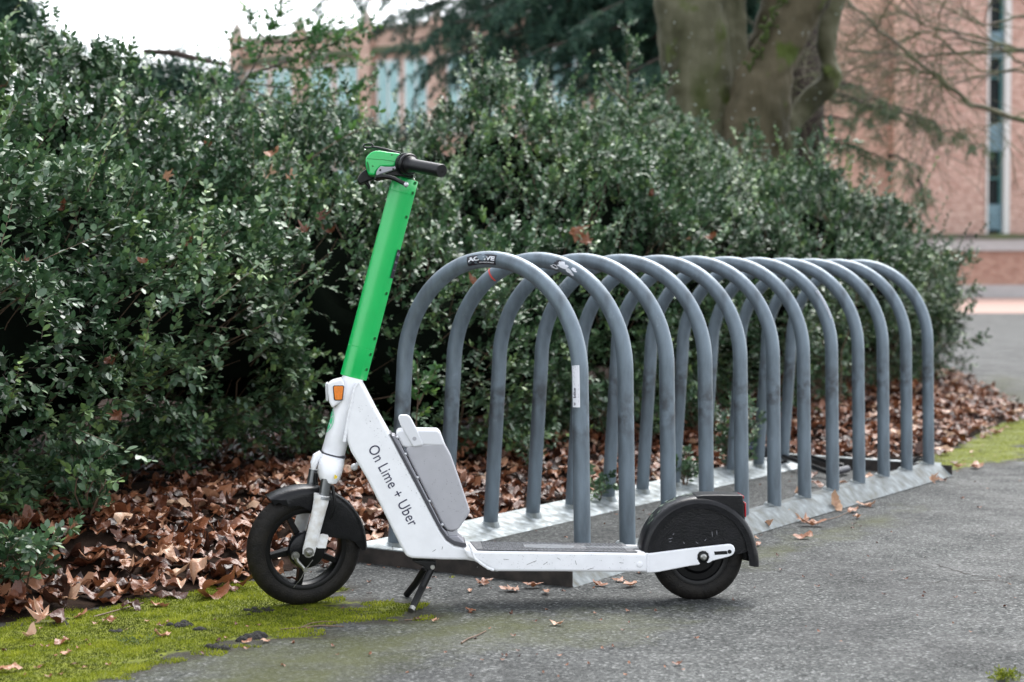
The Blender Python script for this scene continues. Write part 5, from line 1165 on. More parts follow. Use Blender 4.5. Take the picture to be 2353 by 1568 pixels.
# bare deciduous tree reaching in from the right
bd = 11*YK
bt_ = empty('bare_tree', tuple(D(2700, 560, bd)[:2])+(0,)); tag(bt_, 'leafless tree whose thin mossy branches reach in at the upper right', 'tree'); o = Vector(bt_.location)
M['barebark'] = mat('bare_branch_bark', (.13,.105,.085), .85, col2=(.10,.12,.045), vscale=5)
mb = MB(); mb.tube([D(2700, y, bd)-o for y in (640+int(.86*F/bd), 400, 100, -300, -900)], [.22,.18,.16,.12,.06], 14); mb.build('trunk', M['barebark'], bt_)
mb = MB(); rr = random.Random(31)
def twigs(p, d, L_, r0, lev):
    n = max(3, int(L_/.12)); pts = [p]; dd = d.normalized()
    for j in range(n): dd = (dd+Vector((rr.gauss(0,.13), rr.gauss(0,.13), rr.gauss(0,.11)))).normalized(); pts.append(pts[-1]+dd*L_/n)
    mb.tube(pts, [max(.0022, r0*(1-.7*j/n)) for j in range(n+1)], 5, cap=False)
    if lev > 0:
        for k in range(rr.randint(3, 5)):
            j = rr.randint(1, n); v = Vector((rr.gauss(0,.8), rr.gauss(0,.5), rr.gauss(0,.8))); twigs(pts[j], (dd*.9+v*.6), L_*rr.uniform(.45,.75), r0*.5, lev-1)
mains = [([(2640,330),(2480,310),(2353,280),(2230,235),(2120,160),(2010,70),(1960,20),(1920,-40)], .030), ([(2660,200),(2500,150),(2353,112),(2240,85),(2120,60),(2020,10)], .020), ([(2660,420),(2500,330),(2353,165),(2260,160),(2140,80),(2050,70)], .016),
         ([(2650,260),(2480,170),(2353,120),(2200,118),(2100,132),(1950,120),(1860,60)], .014), ([(2640,150),(2450,120),(2300,110),(2160,65),(2070,90),(1990,130)], .014), ([(2400,120),(2300,115),(2200,125),(2100,130),(1990,115),(1900,110)], .012),
         ([(2600,100),(2450,60),(2353,40),(2250,60),(2200,0)], .018), ([(2500,180),(2353,150),(2280,110),(2180,90),(2120,140),(2060,170)], .012), ([(2168,0),(2160,60),(2163,110),(2157,150),(2165,200)], .009), ([(2090,-20),(2060,30),(2000,40),(1940,60)], .009), ([(2500,60),(2400,150),(2300,165),(2180,190),(2080,200),(2010,220)], .010)]
for l, r0 in mains:
    pts = DL(l, bd); pts = [p-o+Vector((0, rr.uniform(-.15,.15), 0)) for p in pts]; out = []
    for i in range(len(pts)-1):
        for k in range(4): out.append(pts[i].lerp(pts[i+1], k/4)+Vector((rr.gauss(0,.008),0,rr.gauss(0,.008))))
    mb.tube(out, [r0*(1-.7*j/len(out)) for j in range(len(out))], 6, cap=False)
    for k in range(6): j = rr.randint(len(out)//3, len(out)-2); d = out[j+1]-out[j]; twigs(out[j], d.normalized()+Vector((rr.gauss(0,.5), rr.gauss(0,.4), rr.gauss(0,.6)-.1)), rr.uniform(.5,1.2), r0*.35, 2)
mb.build('branches', M['barebark'], bt_, smooth=60, recalc=False)
# far dark growth behind the left part of the hedge
def crown_blob(name, label, pts, dep, seed, leaf=.06, dens=500, m='needle', base_py=None):
    c = D(pts[0][0], pts[0][1], dep); root = empty(name, (c.x, c.y, 0)); tag(root, label, 'tree' if 'tree' in name else 'bush'); o_ = np.array(root.location); g_ = np.random.default_rng(seed); P = []; 
    for (x, y, r_) in pts:
        cc_ = np.array(D(x, y, dep)); R_ = r_*dep/F; n = int(dens*R_*R_*6)+30; d = norm(g_.normal(size=(n, 3))); P.append(cc_+d*R_*g_.power(2.5, (n,1))*np.array([1,.8,1]))
    P = np.vstack(P); dirs = norm(g_.normal(size=P.shape)+np.array([0,0,-.3])); V, Q, v = leaves_np(P-o_, dirs, 8, g_.uniform(.12,.3,len(P)), leaf, .4, seed=seed); npmesh('crown', V, Q, M[m], root, attr=v)
    tb_ = MB(); tb_.tube([Vector((0,0,0)), Vector((0,0,c.z*.6)), Vector((0,0,c.z))], [.12,.09,.03], 10); tb_.build('trunk', M['bark_dark'], root); return root
crown_blob('dark_tree', 'dark tree top at the upper left corner against the sky', [(-60,20,60),(0,30,45),(35,60,45),(-20,80,60),(90,100,35),(55,25,25),(70,80,30),(110,115,25),(20,-10,40),(130,140,30)], 16, 81, .05, 1100)
crown_blob('far_bush', 'blurred dark bush showing behind the hedge under the sky gap', [(300,175,30),(350,165,22),(400,165,26),(450,172,22),(500,182,24),(250,160,24),(340,210,50),(440,215,50),(210,150,26),(530,190,20)], 13, 82, .045, 1500)
crown_blob('far_bush', 'blurred green bush low in front of the far brick building', [(700,290,45),(760,300,50),(640,290,45),(820,320,45),(880,330,40),(740,330,50),(960,320,40),(560,270,45),(600,320,60)], 18, 83, .05, 900)
lg_ = MB(); lg_.tube([D(330,118,12.5), D(400,122,12.5), D(450,135,12.5), D(520,150,12.5)], [.018,.024,.022,.012], 8); lgo = lg_.build('dead_branch', M['bark_dark']); tag(lgo, 'dark bare branch lying across the bush top below the white sky', 'branch')
# ------------------------------------------------------------------ BUILDINGS
ZB = F/2900
# right building: faces the path squarely
ZW = 53*ZB
def bx(px, z): return (px-CX)/F*z
def hz(py, z): return HC+(HOR-py)/F*z
def bld_box(mb, x0, x1, y0, y1, z0, z1): mb.box((x0,y0,z0), (x1,y1,z1))
rb_ = empty('brick_building', (bx(2300, ZW), ZW, 0)); tag(rb_, 'pink brick building with a tall narrow window strip at the right', 'building'); o = rb_.location
def part(name, m, boxes, parent=None, bevel=0):
    mb = MB()
    for b_ in boxes: mb.box((b_[0]-o.x, b_[2]-o.y, b_[4]), (b_[1]-o.x, b_[3]-o.y, b_[5]))
    return mb.build(name, m, parent or rb_, smooth=0, bevel=bevel)
def X_(p): return bx(p, ZW)
def Z_(p): return hz(p, ZW)
top = Z_(-420)
part('wall', M['brick'], [(X_(2075), X_(2262), ZW, ZW+8, Z_(545), top)]); part('wall', M['brick'], [(X_(2316), X_(3300), ZW, ZW+8, Z_(545), top)])
part('pilaster', M['brickorange'], [(X_(2048), X_(2075), ZW-.25, ZW+8, Z_(545), top)])
part('wing_wall', M['brickorange'], [(X_(1880), X_(2048), ZW+.9, ZW+8, 0, top)])
strip = part('window_strip', M['glass_dark'], [(X_(2266), X_(2304), ZW+.45, ZW+1.0, Z_(545), top)])
part('frame', M['frame_w'], [(X_(2262), X_(2267), ZW-.08, ZW+.5, Z_(545), top)], strip); part('frame', M['frame_w'], [(X_(2303), X_(2316), ZW-.08, ZW+.5, Z_(545), top)], strip)
part('side_frame', M['tealframe'], [(X_(2297), X_(2303), ZW+.30, ZW+.44, Z_(545), top)], strip)
for (a, b_) in ((285,348),(470,528),(75,135),(-140,-80)):
    pn_ = part('spandrel', M['teal'], [(X_(2267), X_(2303), ZW+.22, ZW+.45, Z_(b_), Z_(a))], strip)
    cm = MB(); h = Z_(a)-Z_(b_); w0, w1 = X_(2269), X_(2301); xm = (w0+w1)/2
    for k in range(2):
        zt_ = Z_(a)-h*(.12+.36*k); dz = h*.36; t = h*.13
        for s0_, s1_ in ((w0, xm), (xm, w1)):
            za, zb_ = (zt_, zt_-dz) if s0_ == w0 else (zt_-dz, zt_)
            P = [Vector((s0_-o.x, ZW+.218-o.y, za)), Vector((s1_-o.x, ZW+.218-o.y, zb_)), Vector((s1_-o.x, ZW+.218-o.y, zb_-t)), Vector((s0_-o.x, ZW+.218-o.y, za-t))]; cm.prism(P, (0,-.06,0))
    cm.build('chevron', M['teal'], pn_, smooth=0)
for y in (180, 410, -30): part('transom', M['tealframe'], [(X_(2267), X_(2303), ZW+.28, ZW+.44, Z_(y)-.04, Z_(y)+.04)], strip)
ZF = 51*ZB
lw = empty('low_brick_wall', (bx(2300, ZF), ZF, 0)); tag(lw, 'low brick wall with a thick concrete cap in front of the brick building', 'wall'); o = lw.location
def X2(p): return bx(p, ZF)
def Z2(p): return hz(p, ZF)
def part2(name, m, b_): mb = MB(); mb.box((b_[0]-o.x, b_[2]-o.y, b_[4]), (b_[1]-o.x, b_[3]-o.y, b_[5])); return mb.build(name, m, lw, smooth=0)
part2('plinth', M['concrete'], (X2(1900), X2(3300), ZF, ZF+1.9, 0, Z2(655)))
part2('brickwork', M['brickdark'], (X2(1900), X2(3300), ZF+.08, ZF+1.9, Z2(655), Z2(577)))
part2('cap', M['concrete'], (X2(1900), X2(3300), ZF-.10, ZF+1.95, Z2(577), Z2(550)))
part2('ledge', M['darkledge'], (X2(1900), X2(3300), ZF-.18, ZF+2.0, Z2(550), Z2(538)))
# left building: facade runs obliquely
za, zb2 = 60*ZB, 56.3*ZB
fa, fb = Vector((bx(555, za), za, 0)), Vector((bx(930, zb2), zb2, 0)); fd = (fb-fa).normalized(); fn = Vector((fd.y, -fd.x, 0))
lbd = empty('brick_building', fa, math.atan2(fd.y, fd.x)); tag(lbd, 'distant orange brick building with pale teal windows and roof spikes', 'building')
def FS(px, py):   # facade coordinates of a photo point
    d = ray(px, py); t = (fa-C0).dot(fn)/d.dot(fn); p = C0+d*t-fa; return p.dot(fd), p.z+0
def fpart(name, m, rects, y0, y1, parent=None):
    mb = MB()
    for (x0, z0, x1, z1) in rects: mb.box((x0, y0, z0), (x1, y1, z1))
    return mb.build(name, m, parent or lbd, smooth=0)
s0, ztop = FS(555, 97); s0 = 0; ztop = FS(555, 100)[1]; bay = FS(700, 90)[0]; NB = 7; bay = (FS(848, 80)[0])/2
fpart('wall', M['brickorange'], [(0, 0, bay*NB, ztop)], 0, 12)
fpart('coping', M['stone'], [(-.2, ztop, bay*NB+.2, ztop+.22)], -.25, 12.2)
zc = FS(846, 112)[1]; fpart('string_course', M['darkledge'], [(-.1, zc-.30, bay*NB, zc)], -.30, -.003)
for k in range(NB+1):
    x = bay*k; pl_ = fpart('pilaster', M['brickdark'] if 0 else M['brickorange'], [(x-.32, 0, x+.32, ztop+.3)], -.42, -.004)
    sp_ = MB(); sp_.box((x-.17, -.38, ztop+.30), (x+.17, .0, ztop+.60)); sp_.add([(x-.17,-.38,ztop+.60),(x+.17,-.38,ztop+.60),(x+.17,.0,ztop+.60),(x-.17,.0,ztop+.60),(x,-.19,ztop+1.05)], [(0,1,4),(1,2,4),(2,3,4),(3,0,4),(0,3,2,1)]); sp_.build('roof_spike', M['stone'], lbd, smooth=0)
zw1 = FS(830, 150)[1]; hw_ = 3.1
for k in range(NB):
    for lv_ in (0, 1):
        zt_ = zw1-lv_*4.6
        for xo in (.22, .62):
            xc = bay*(k+xo)+.25; ww = bay*.27
            fr_ = fpart('window', M['frame_w'], [(xc-ww/2-.14, zt_-hw_-.2, xc+ww/2+.14, zt_+.14)], -.06, -.002)
            for r_ in ((xc-ww/2, zt_-hw_, xc-.05, zt_), (xc+.05, zt_-hw_, xc+ww/2, zt_)): fpart('pane', M['glass_teal'], [r_], -.075, -.061, fr_)
# ------------------------------------------------------------------ LITTER, MOSS, TWIGS
def leaf_proto(kind, seed):
    rr = random.Random(seed); out = []; n = 34 if kind == 'maple' else 18
    for i in range(n):
        a = 2*PI*i/n
        if kind == 'maple':
            lob = [0, .95, -.95, 1.95, -1.95]; ll_ = [.56, .50, .50, .36, .36]; r_ = .17
            for l_, m_ in zip(lob, ll_):
                d = abs((a-l_+PI) % (2*PI)-PI); r_ = max(r_, m_*(1-.66*min(1, d/.50)**.75))
            r_ *= (1.0 if i % 2 else .90)
        else:
            x_ = math.cos(a); r_ = .5*math.sqrt(1/(x_**2+(math.sin(a)/.50)**2)); r_ *= (1+.12*max(0, x_)**8+.06*max(0, -x_)**8)*(1 if i % 2 else .93)
        r_ *= rr.uniform(.88,1.1); out.append((r_*math.cos(a), r_*math.sin(a)))
    return np.array([(0, 0)]+[(x*.55, y*.55) for x, y in out]+out), n
def leaf_geo(kind, seed, curl, fold, ruf):
    P, n = leaf_proto(kind, seed); rr = np.random.default_rng(seed); x, y = P[:,0], P[:,1]; th = rr.uniform(-.6,.6)
    u = x*math.cos(th)+y*math.sin(th); z = curl*u*u*2 + fold*np.abs(y)*.9 + ruf*(np.sin(x*9+seed)*np.cos(y*11+seed*2))*.12 + rr.normal(0,.012,len(P))
    rib = np.cos(np.arctan2(y, x)*10)*.012*(np.hypot(x, y) > .2)
    V = np.c_[x, y, z+rib]; F_ = []
    for i in range(n): j = (i+1) % n; F_ += [(0, 1+i, 1+j), (1+i, 1+n+i, 1+n+j), (1+i, 1+n+j, 1+j)]
    return V, np.array(F_)
LM = attr_mat('dead_leaf', [(0,(.030,.012,.008)), (.3,(.10,.032,.015)), (.55,(.215,.080,.036)), (.8,(.38,.185,.105)), (1,(.56,.38,.26))], rough=.38, spec=.5, trans=.12, bump=.3, bscale=90)
protos = [leaf_geo('maple' if i % 4 == 0 else 'oval', 100+i, rng.uniform(-.7,1.1), rng.uniform(-.25,.5), rng.uniform(.4,1.5)) for i in range(32)]
def rotmats(g_, n, tilt):
    yaw = g_.uniform(0, 2*PI, n); ax = g_.uniform(0, 2*PI, n); t = np.abs(g_.normal(0, tilt, n)); c, s = np.cos(yaw), np.sin(yaw); R1 = np.zeros((n,3,3)); R1[:,0,0] = c; R1[:,0,1] = -s; R1[:,1,0] = s; R1[:,1,1] = c; R1[:,2,2] = 1
    k = np.stack([np.cos(ax), np.sin(ax), np.zeros(n)], -1); K = np.zeros((n,3,3)); K[:,0,1] = -k[:,2]; K[:,0,2] = k[:,1]; K[:,1,0] = k[:,2]; K[:,1,2] = -k[:,0]; K[:,2,0] = -k[:,1]; K[:,2,1] = k[:,0]
    R2 = np.eye(3)+np.sin(t)[:,None,None]*K+(1-np.cos(t))[:,None,None]*(K @ K); return R2 @ R1
def litter(P, size, tilt, colmu, colsd, seed, name, label):
    g_ = np.random.default_rng(seed); n = len(P); R_ = rotmats(g_, n, tilt); sz = size*g_.uniform(.6, 1.25, n); col = np.clip(g_.normal(colmu, colsd, n), 0, 1); pi_ = g_.integers(0, len(protos), n); VV = []; QQ = []; AA = []; off = 0
    for k in range(len(protos)):
        id_ = np.where(pi_ == k)[0]
        if not len(id_): continue
        v, f = protos[k]; W_ = np.einsum('nij,vj->nvi', R_[id_], v)*sz[id_, None, None]; zmin = W_[:,:,2].min(1); W_[:,:,2] -= (zmin*.55)[:, None]; W_ += P[id_][:, None]
        VV.append(W_.reshape(-1,3)); QQ.append((f[None]+np.arange(len(id_))[:, None, None]*len(v)).reshape(-1,3)+off); AA.append(np.clip(np.repeat(col[id_], len(v))+np.tile(np.r_[-.06, np.zeros(len(v)-1)], len(id_)), 0, 1)); off += len(id_)*len(v)
    o_ = npmesh(name, np.vstack(VV), np.vstack(QQ), LM, None, attr=np.concatenate(AA), smooth=True); tag(o_, label, 'leaf litter', kind='stuff'); return o_
g_ = np.random.default_rng(5); n = 60000; P = np.c_[g_.uniform(-3, 4.6, n), g_.uniform(3.2, 15, n)]
d = seg_dist(P, EDGE); ins = inside(P, BED); keep = ins & (d < 1.9) & (g_.uniform(0,1,n) < np.where(d < .9, 1., .45)); 
out = (~ins) & (d < .12) & (g_.uniform(0,1,n) < .4)
rackL = (np.c_[P, P[:,0]*0]-np.array(r1)) @ np.array([-dR.y, dR.x, 0]); rackX = (np.c_[P, P[:,0]*0]-np.array(r1)) @ np.array([dR.x, dR.y, 0])
inr = (rackL > -.12) & (rackL < WID+.07) & (rackX > -.25) & (rackX < LEN+.1)
frac = 19000/max(1, keep.sum()); keep &= g_.uniform(0,1,n) < frac; sel = (keep & ~inr) | (out & ~inr & (g_.uniform(0,1,n) < .5)); P = P[sel]; hh = bed_h(P)
litter(np.c_[P, hh+.004+np.abs(g_.normal(0,.014,len(P)))], .078, .30, .40, .29, 6, 'leaf_litter', 'thick carpet of wet brown fallen leaves under the hedge')
# sparse crumbs on the open asphalt
n = 900; P = np.c_[g_.uniform(-1.6, 2.6, n), g_.uniform(3.3, 8.5, n)]; ok = ~inside(P, BED) & (g_.uniform(0,1,n) < np.clip(1.1-seg_dist(P, EDGE)*.8, .12, 1)); P = P[ok]
litter(np.c_[P, np.full(len(P), .004)], .014, .3, .40, .25, 8, 'leaf_crumbs', 'tiny brown leaf crumbs and grit scattered over the asphalt')
# leaves one can point at
def fleaf(px, py, spx, kind, col, label, group=None, tilt=.15, curl=.6, yaw=None, z=0., seed=None, up=None, name='fallen_leaf'):
    p = G(px, py, max(z, 0)); bh_ = float(bed_h([[p.x, p.y]])[0]); zg = z if z else max(bh_, ground_z(p.x, p.y)); p = G(px, py, zg)
    s_ = spx*p.y/F; sd2 = seed or int(px*7+py); v, f = leaf_geo(kind, sd2 % 97, curl, .25, .8); rr = random.Random(sd2); R_ = Matrix.Rotation(yaw if yaw is not None else rr.uniform(0, 6.28), 3, 'Z')
    T_ = Matrix.Rotation(tilt if up is None else up, 3, 'X') @ R_; W_ = [T_ @ (Vector(q)*s_) for q in v]; zm = min(q.z for q in W_); W_ = np.array([q-Vector((0,0,zm)) for q in W_])
    o_ = npmesh(name, W_, f, LM, None, attr=np.clip(np.full(len(W_), col)+np.r_[-.1, np.zeros(len(W_)-1)], 0, 1), smooth=True); o_.location = (p.x, p.y, zg+.003); tag(o_, label, 'leaf', group); return o_
GA = 'fallen leaves lying on the asphalt and moss'
LV = [(97,1432,72,'maple',.85,'large pale star-shaped leaf at the left where litter meets moss',.55),(70,1466,46,'oval',.95,'pale cream oval leaf below the star-shaped leaf on the moss',.5),(376,1464,44,'oval',.82,'pale brown oval leaf alone on the bright moss'),(150,1506,32,'oval',.8,'short tan leaf on the lower left moss'),(143,1481,50,'oval',.55,'long thin brown leaf low on the left moss'),(20,1545,58,'oval',.75,'orange-brown leaf at the bottom left corner'),(170,1531,22,'oval',.3,'small dark brown leaf on the lower left moss'),(250,1432,50,'maple',.6,'ragged brown leaf on the moss near the litter edge'),
 (613,1477,36,'maple',.85,'pale ragged leaf beside the black clod below the front wheel'),(568,1479,26,'oval',.7,'thin tan leaf between the clods under the front wheel'),(1081,1407,30,'oval',.6,'brown leaf on asphalt right of the kickstand'),(998,1431,28,'maple',.85,'small pale lobed leaf right of and below the kickstand'),(1280,1438,36,'oval',.85,'pale thin leaf on open asphalt below the deck'),(980,1356,24,'oval',.4,'rust-coloured leaf standing behind the kickstand'),(1110,1346,58,'maple',.6,'large ragged leaf in front of the dark rack end bar'),(1080,1361,24,'oval',.85,'small pale leaf left of the curled leaves before the rack'),
 (1180,1360,70,'maple',.7,'long curled brown leaf before the rack corner'),(1225,1352,48,'oval',.6,'brown leaf stacked on the curled leaf before the rack corner'),(1255,1366,36,'oval',.75,'small tan leaf at the foot of the rack corner'),(1380,1348,40,'oval',.65,'brown leaf beside the rack corner and rear wheel'),(1425,1338,44,'maple',.7,'ragged leaf between rack corner and rear wheel'),(1448,1349,50,'oval',.8,'pale curled leaf in front of the rear tyre'),(1556,1530,24,'oval',.5,'small reddish leaf scrap on grey asphalt below the rear wheel'),
 (1758,1216,34,'oval',.88,'pale oval leaf leaning on the front rail behind the mudguard',1.2),(1822,1196,32,'oval',.9,'pale curled leaf leaning on the rail right of the mudguard',1.1),(1850,1202,50,'maple',.8,'large tan leaf cluster piece at the rail foot'),(1868,1210,60,'oval',.7,'long brown leaf lying flat below the rail'),(1920,1172,46,'oval',.95,'cream leaf standing against the middle of the front rail',1.25),(1960,1178,40,'oval',.7,'brown leaf beside the cream standing leaf'),(1990,1165,44,'oval',.85,'thin pale leaf along the foot of the rail'),(1966,1192,36,'maple',.82,'pale flat leaf just out from the rail foot'),(1845,1239,50,'oval',.65,'orange-brown leaf flat on the asphalt right of the mudguard'),
 (2142,1112,38,'maple',.9,'pale leaf leaning on the far end of the front rail',.9),(2165,1107,26,'oval',.45,'dark orange leaf beside the far end of the rail'),(2240,1076,40,'oval',.7,'brown curled leaf on asphalt past the rack'),(2200,1076,42,'maple',.85,'pale leaf just past the end of the rack'),(2248,1078,30,'oval',.8,'thin pale leaf right of the rack end'),(2193,1068,26,'oval',.35,'dark leaf at the edge of the far moss'),(2234,1041,16,'oval',.98,'tiny bright orange leaf on the far moss'),(2335,945,30,'oval',.9,'pale leaf at the right edge by the path'),
 (1695,1205,22,'oval',.75,'small tan leaf just behind the tail light'),(1740,1255,30,'oval',.6,'thin brown leaf below the mudguard tail'),(1735,1240,18,'oval',.9,'small pale leaf near the mudguard tail'),(1470,1318,30,'oval',.5,'brown leaf half under the rear arm'),
 (1875,1120,40,'oval',.5,'brown leaf lying inside the rack beside the lock bars'),(1925,1115,48,'oval',.85,'pale leaf inside the rack under the lock bars'),(1862,1100,44,'oval',.35,'orange-brown leaf inside the rack by the rear rail'),(1990,1098,46,'maple',.85,'pale leaf inside the rack near the far end bar'),(2025,1105,46,'oval',.6,'brown leaf standing inside the rack near the last hoops',.8),(1835,1138,40,'oval',.9,'pale oval leaf on asphalt in the middle of the rack'),(1655,1085,60,'maple',.4,'dark curled leaf piece at the rear rail foot'),(2010,1110,36,'oval',.8,'second pale leaf by the far end bar inside the rack')]
for q in LV: fleaf(*q[:6], group=GA, up=(q[6] if len(q) > 6 else None), curl=1.1 if len(q) > 6 else random.uniform(-.3,.7), tilt=random.uniform(-.1,.3))
rr = random.Random(77)
for k in range(34):
    x, y = rr.uniform(40,640), rr.uniform(1425,1560)
    if x > 300 and y > 1520: continue
    fleaf(x, y, rr.uniform(10,18), 'oval', rr.uniform(.2,.75), 'small brown leaf scrap on the mossy asphalt at lower left', group='leaf scraps on the moss')
for k in range(36): fleaf(rr.uniform(700,1650), rr.uniform(1400,1560), rr.uniform(8,15), 'oval', rr.uniform(.2,.8), 'small brown leaf scrap on bare asphalt in the lower middle', group='leaf scraps on the asphalt')
for k in range(30): fleaf(rr.uniform(1700,2340), rr.uniform(1130,1540), rr.uniform(7,14), 'oval', rr.uniform(.1,.6), 'dark little leaf scrap on the open asphalt at right', group='leaf scraps on the right asphalt')
# dead leaves caught in the hedge, hung at the hedge face
cast = [(383,405,34,.85),(612,408,44,.9),(668,412,34,.8),(625,355,30,.75),(735,500,50,.3),(700,530,36,.35),(755,530,30,.4),(85,760,60,.35),(272,955,44,.5),(140,480,30,.35),(250,835,40,.3),(1325,535,60,.6),(1350,555,40,.5),(1582,550,20,.85),(1630,547,26,.55),(1495,450,24,.3),(700,205,20,.6),(480,335,26,.5),(390,745,30,.35),(1472,917,26,.85),(865,655,28,.6),(8,200,24,.4),(1310,600,24,.7),(245,830,34,.3),(430,560,26,.45),(60,600,26,.4),(1090,650,26,.5),(1900,505,18,.4),(330,600,22,.5)]
dsg = bpy.context.evaluated_depsgraph_get(); dsg.update()
def where_(x, y): return ('upper' if y < 420 else 'middle' if y < 700 else 'lower')
seen = {}
for (x, y, s_, c_) in cast:
    d = ray(x, y).normalized(); hit = S.ray_cast(dsg, C0+d*3.0, d); 
    if not hit[0] or not (hit[4].name.startswith('foliage') or hit[4].name.startswith('leaves')): continue
    p = hit[1]-d*.02; sz = s_*p.y/F; v, f = leaf_geo('maple' if s_ > 30 else 'oval', int(x) % 89, .9, .3, 1.); R_ = Matrix.Rotation(random.uniform(.3,1.3), 3, 'X') @ Matrix.Rotation(random.uniform(0,6.28), 3, 'Z'); W_ = np.array([R_ @ (Vector(q)*sz*1.25) for q in v])
    o_ = npmesh('dead_leaf', W_, f, LM, None, attr=np.full(len(W_), c_), smooth=True); o_.location = p
    col_ = 'pale tan' if c_ > .7 else 'rust brown' if c_ < .45 else 'mid brown'; reg = 'left part of the bush' if x < 450 else 'bush beside the green column' if x < 900 else 'hedge above the hoops' if y < 620 else 'hedge seen through the hoops'
    tag(o_, '%s dead leaf caught in the %s %s' % (col_, where_(x, y), reg), 'leaf', 'dead leaves caught in the hedge')
# moss tufts
g_ = np.random.default_rng(17); n = 330000; P = np.c_[g_.uniform(-2.2, .4, n), g_.uniform(3.2, 5.3, n)]; m_ = mask(P, MOSS[0], .30); P3 = np.c_[P, P[:,0]*0]
pat = pn(P3, .10, 1)*.35+pn(P3, .035, 2)*.25; ok = (m_ + .45*pat > .5) & ~(inside(P, BED) & (seg_dist(P, EDGE) > .05)); P = P[ok][:110000]; pat = pat[ok][:110000]
n2 = 60000; Pb = np.c_[g_.uniform(1.6, 3.4, n2), g_.uniform(6.8, 11, n2)]; mb2 = mask(Pb, MOSS[1], .3); pb_ = pn(np.c_[Pb, Pb[:,0]*0], .12, 1)*.4; okb = (mb2+.7*pb_ > .62); P = np.vstack([P, Pb[okb][:14000]]); pat = np.r_[pat, pb_[okb][:14000]]
n = len(P); hgt = (.0032+.0035*np.clip(pat+.3, 0, 1.5))*g_.uniform(.6,1.4,n); a = g_.uniform(0, 6.28, n); lean = g_.normal(0,.5,(n,2))*hgt[:,None]; w_ = .0016
gz = .004*pn(np.c_[P, P[:,0]*0], 1.3)*np.clip(1-np.abs(P[:,1]-5)/9, 0, 1)
c, s = np.cos(a)*w_, np.sin(a)*w_; z0 = gz-.001
V = np.stack([np.c_[P[:,0]-c, P[:,1]-s, z0], np.c_[P[:,0]+c, P[:,1]+s, z0], np.c_[P[:,0]+lean[:,0], P[:,1]+lean[:,1], gz+hgt]], 1).reshape(-1,3)
MM = attr_mat('moss_blades', [(0,(.035,.045,.006)), (.35,(.11,.145,.010)), (.65,(.23,.27,.018)), (1,(.38,.40,.05))], rough=.8, spec=.2, trans=.3)
o_ = npmesh('moss', V, np.arange(3*n).reshape(-1,3), MM, None, attr=np.clip(np.repeat(.45+.55*pat+g_.normal(0,.18,n), 3), 0, 1)); tag(o_, 'bright yellow-green moss cushioning the asphalt edge', 'moss', kind='stuff')
# clods, twigs, small plants on the open ground
def clod(px, py, wpx, hpx, label, seed):
    p = G(px, py); rr = random.Random(seed); mb = MB(); s_ = p.y/F
    for k in range(14):
        c_ = Vector((rr.gauss(0,.28)*wpx*s_, rr.gauss(0,.22)*wpx*s_*1.2, 0)); r_ = hpx*s_*rr.uniform(.5,1.3); mb.lathe([(0,r_),(r_*.7,r_*.75),(r_*1.2,r_*.1),(r_*1.25,-r_*.3),(0,-r_*.3)], c_, (rr.gauss(0,.3),rr.gauss(0,.3),1), 7)
    o_ = mb.build('soil_clod', M['clod'], smooth=0); o_.location = (p.x, p.y, .001); tag(o_, label, 'soil clod', 'black soil clods on the moss')
clod(590, 1408, 70, 7, 'long flat black clod just under the front tyre', 1); clod(412, 1441, 34, 11, 'round black clod in the middle of the moss', 2); clod(575, 1470, 50, 12, 'lumpy black clod beside the pale ragged leaf', 3); clod(500, 1494, 44, 10, 'black clod at the lower edge of the moss', 4); clod(460,1450,22,8,'small black clod right of the round one', 5); clod(150,1433,70,6,'dark soil streak along the litter edge at left', 6); clod(270,1455,30,6,'small dark soil patch in the left moss', 7); clod(400,1497,90,4,'flat black soil streak where the moss ends', 8)
def twig(px, label, r_=.0022, seed=1, kids=()):
    pts = [G(x, y, .006) for x, y in px]; o0 = pts[0].copy(); mb = MB(); mb.tube([p-o0 for p in pts], [r_*(1-.5*i/len(pts)) for i in range(len(pts))], 6)
    for k in kids: q = [G(x, y, .008)-o0 for x, y in k]; mb.tube(q, [r_*.7*(1-.5*i/len(q)) for i in range(len(q))], 5)
    o_ = mb.build('fallen_twig', M['twig']); o_.location = o0; tag(o_, label, 'twig', 'fallen twigs')
twig([(1060,1478),(1075,1468),(1095,1461),(1117,1450)], 'short bent twig on bare asphalt below the deck')
twig([(645,1447),(690,1443),(735,1438),(790,1440)], 'long forked twig on the moss below the front wheel', kids=[[(690,1443),(715,1432),(745,1428),(775,1430)]])
twig([(930,1425),(950,1424),(990,1416)], 'thin reddish twig beside the kickstand', .0014); twig([(215,1418),(280,1400),(330,1385)], 'dark twig along the litter edge left of the front wheel', .0025)
twig([(1935,1060),(1970,1150)][:0] or [(1880,1200),(1925,1188),(1960,1172),(1985,1150)], 'thin twig sticking out of the leaves at the rail foot', .0016); twig([(2040,1600),(2080,1590)][:0] or [(1405,1100),(1440,1108),(1480,1098)], 'small twig lying inside the rack by the rear rail', .0018)
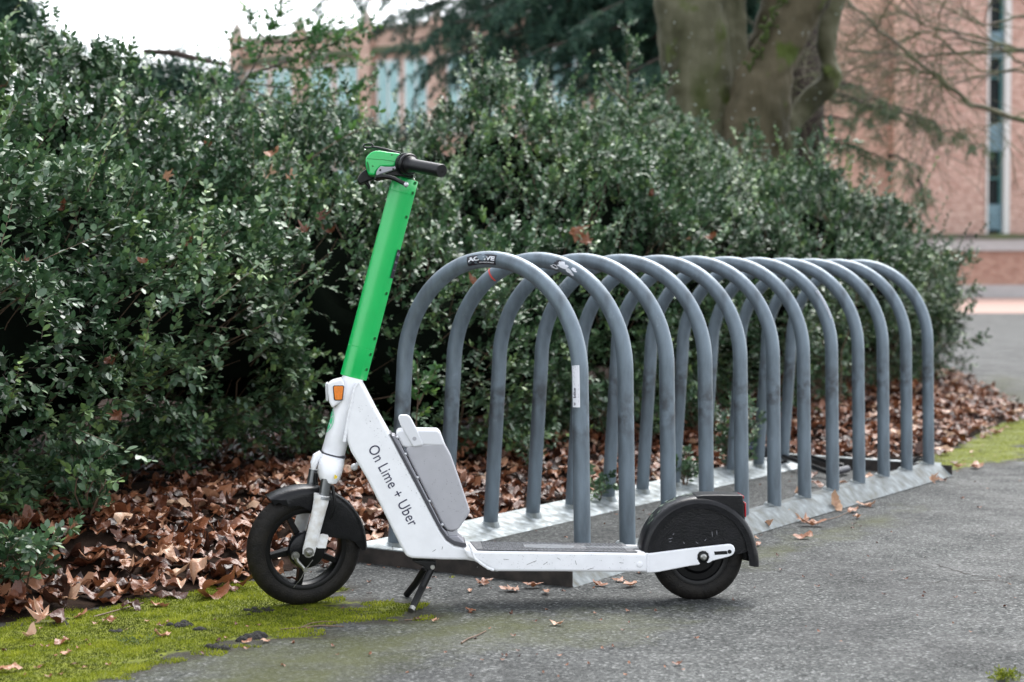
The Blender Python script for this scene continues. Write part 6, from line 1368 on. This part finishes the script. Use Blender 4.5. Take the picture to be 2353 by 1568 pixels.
def tuft(px, py, wpx, hpx, name, label, seed, n, m, cat, wid=.18, L=.05):
    p = G(px, py); g2 = np.random.default_rng(seed); s_ = p.y/F; P = np.c_[g2.normal(0, wpx*s_*.3, n), g2.normal(0, wpx*s_*.3, n), np.full(n, .004)]; d_ = norm(np.c_[g2.normal(0,.7,n), g2.normal(0,.7,n), np.full(n, .6)]); V, Q, v = leaves_np(P, d_, 6, hpx*s_*g2.uniform(.5,1.1,n), hpx*s_*.5, wid, seed=seed); o_ = npmesh(name, V, Q, m, None, attr=v); o_.location = (p.x, p.y, 0); tag(o_, label, cat)
tuft(2312, 1562, 60, 22, 'moss_tuft', 'small green and yellow moss tuft at the bottom right corner', 4, 60, MM, 'moss tuft', .3)
tuft(313, 1478, 70, 20, 'fir_sprig', 'fallen dark green needle sprig lying on the moss', 5, 16, M['needle'], 'sprig', .12)
tuft(885, 1210, 30, 16, 'fir_sprig', 'tiny green needle sprig in the litter behind the front mudguard', 6, 10, M['needle_pale'], 'sprig', .12)
fleaf(987, 1315, 26, 'oval', .1, 'small green leaf on asphalt in front of the rack end bar', name='fallen_green_leaf').data.materials[0] = M['leaf_sparse']
st_ = MB(); p = G(2088, 1114); st_.lathe([(0,.014),(.012,.012),(.020,.004),(.018,0),(0,0)], (0,0,0), (0.1,0.2,1), 7); o_ = st_.build('pebble', M['stone'], smooth=0); o_.location = (p.x, p.y, .001); tag(o_, 'small grey stone on the asphalt below the far rail', 'stone')

# hairline cracks in the asphalt at right
def crack(px, w_, label):
    P = [G(x, y, .0) for x, y in px]; fine = []; rr = random.Random(4)
    for a, b_ in zip(P, P[1:]):
        for k in range(8): q = a.lerp(b_, k/8); fine.append(q+Vector((rr.gauss(0,.006), rr.gauss(0,.010), 0)))
    mb = MB(); V = []; 
    for i, q in enumerate(fine): ww = w_*rr.uniform(.3,1.2); zz = ground_z(q.x, q.y)+.0015; V += [(q.x, q.y-ww, zz), (q.x, q.y+ww, zz)]
    mb.add(V, [(2*i, 2*i+2, 2*i+3, 2*i+1) for i in range(len(fine)-1)]); o_ = mb.build('ground_crack', M['soil'], smooth=0, recalc=False); tag(o_, kind='structure')
crack([(2110,1272),(2135,1290),(2180,1308),(2240,1325),(2353,1345)], .003, ''); crack([(2080,1345),(2180,1340),(2280,1335),(2353,1320)], .002, '')
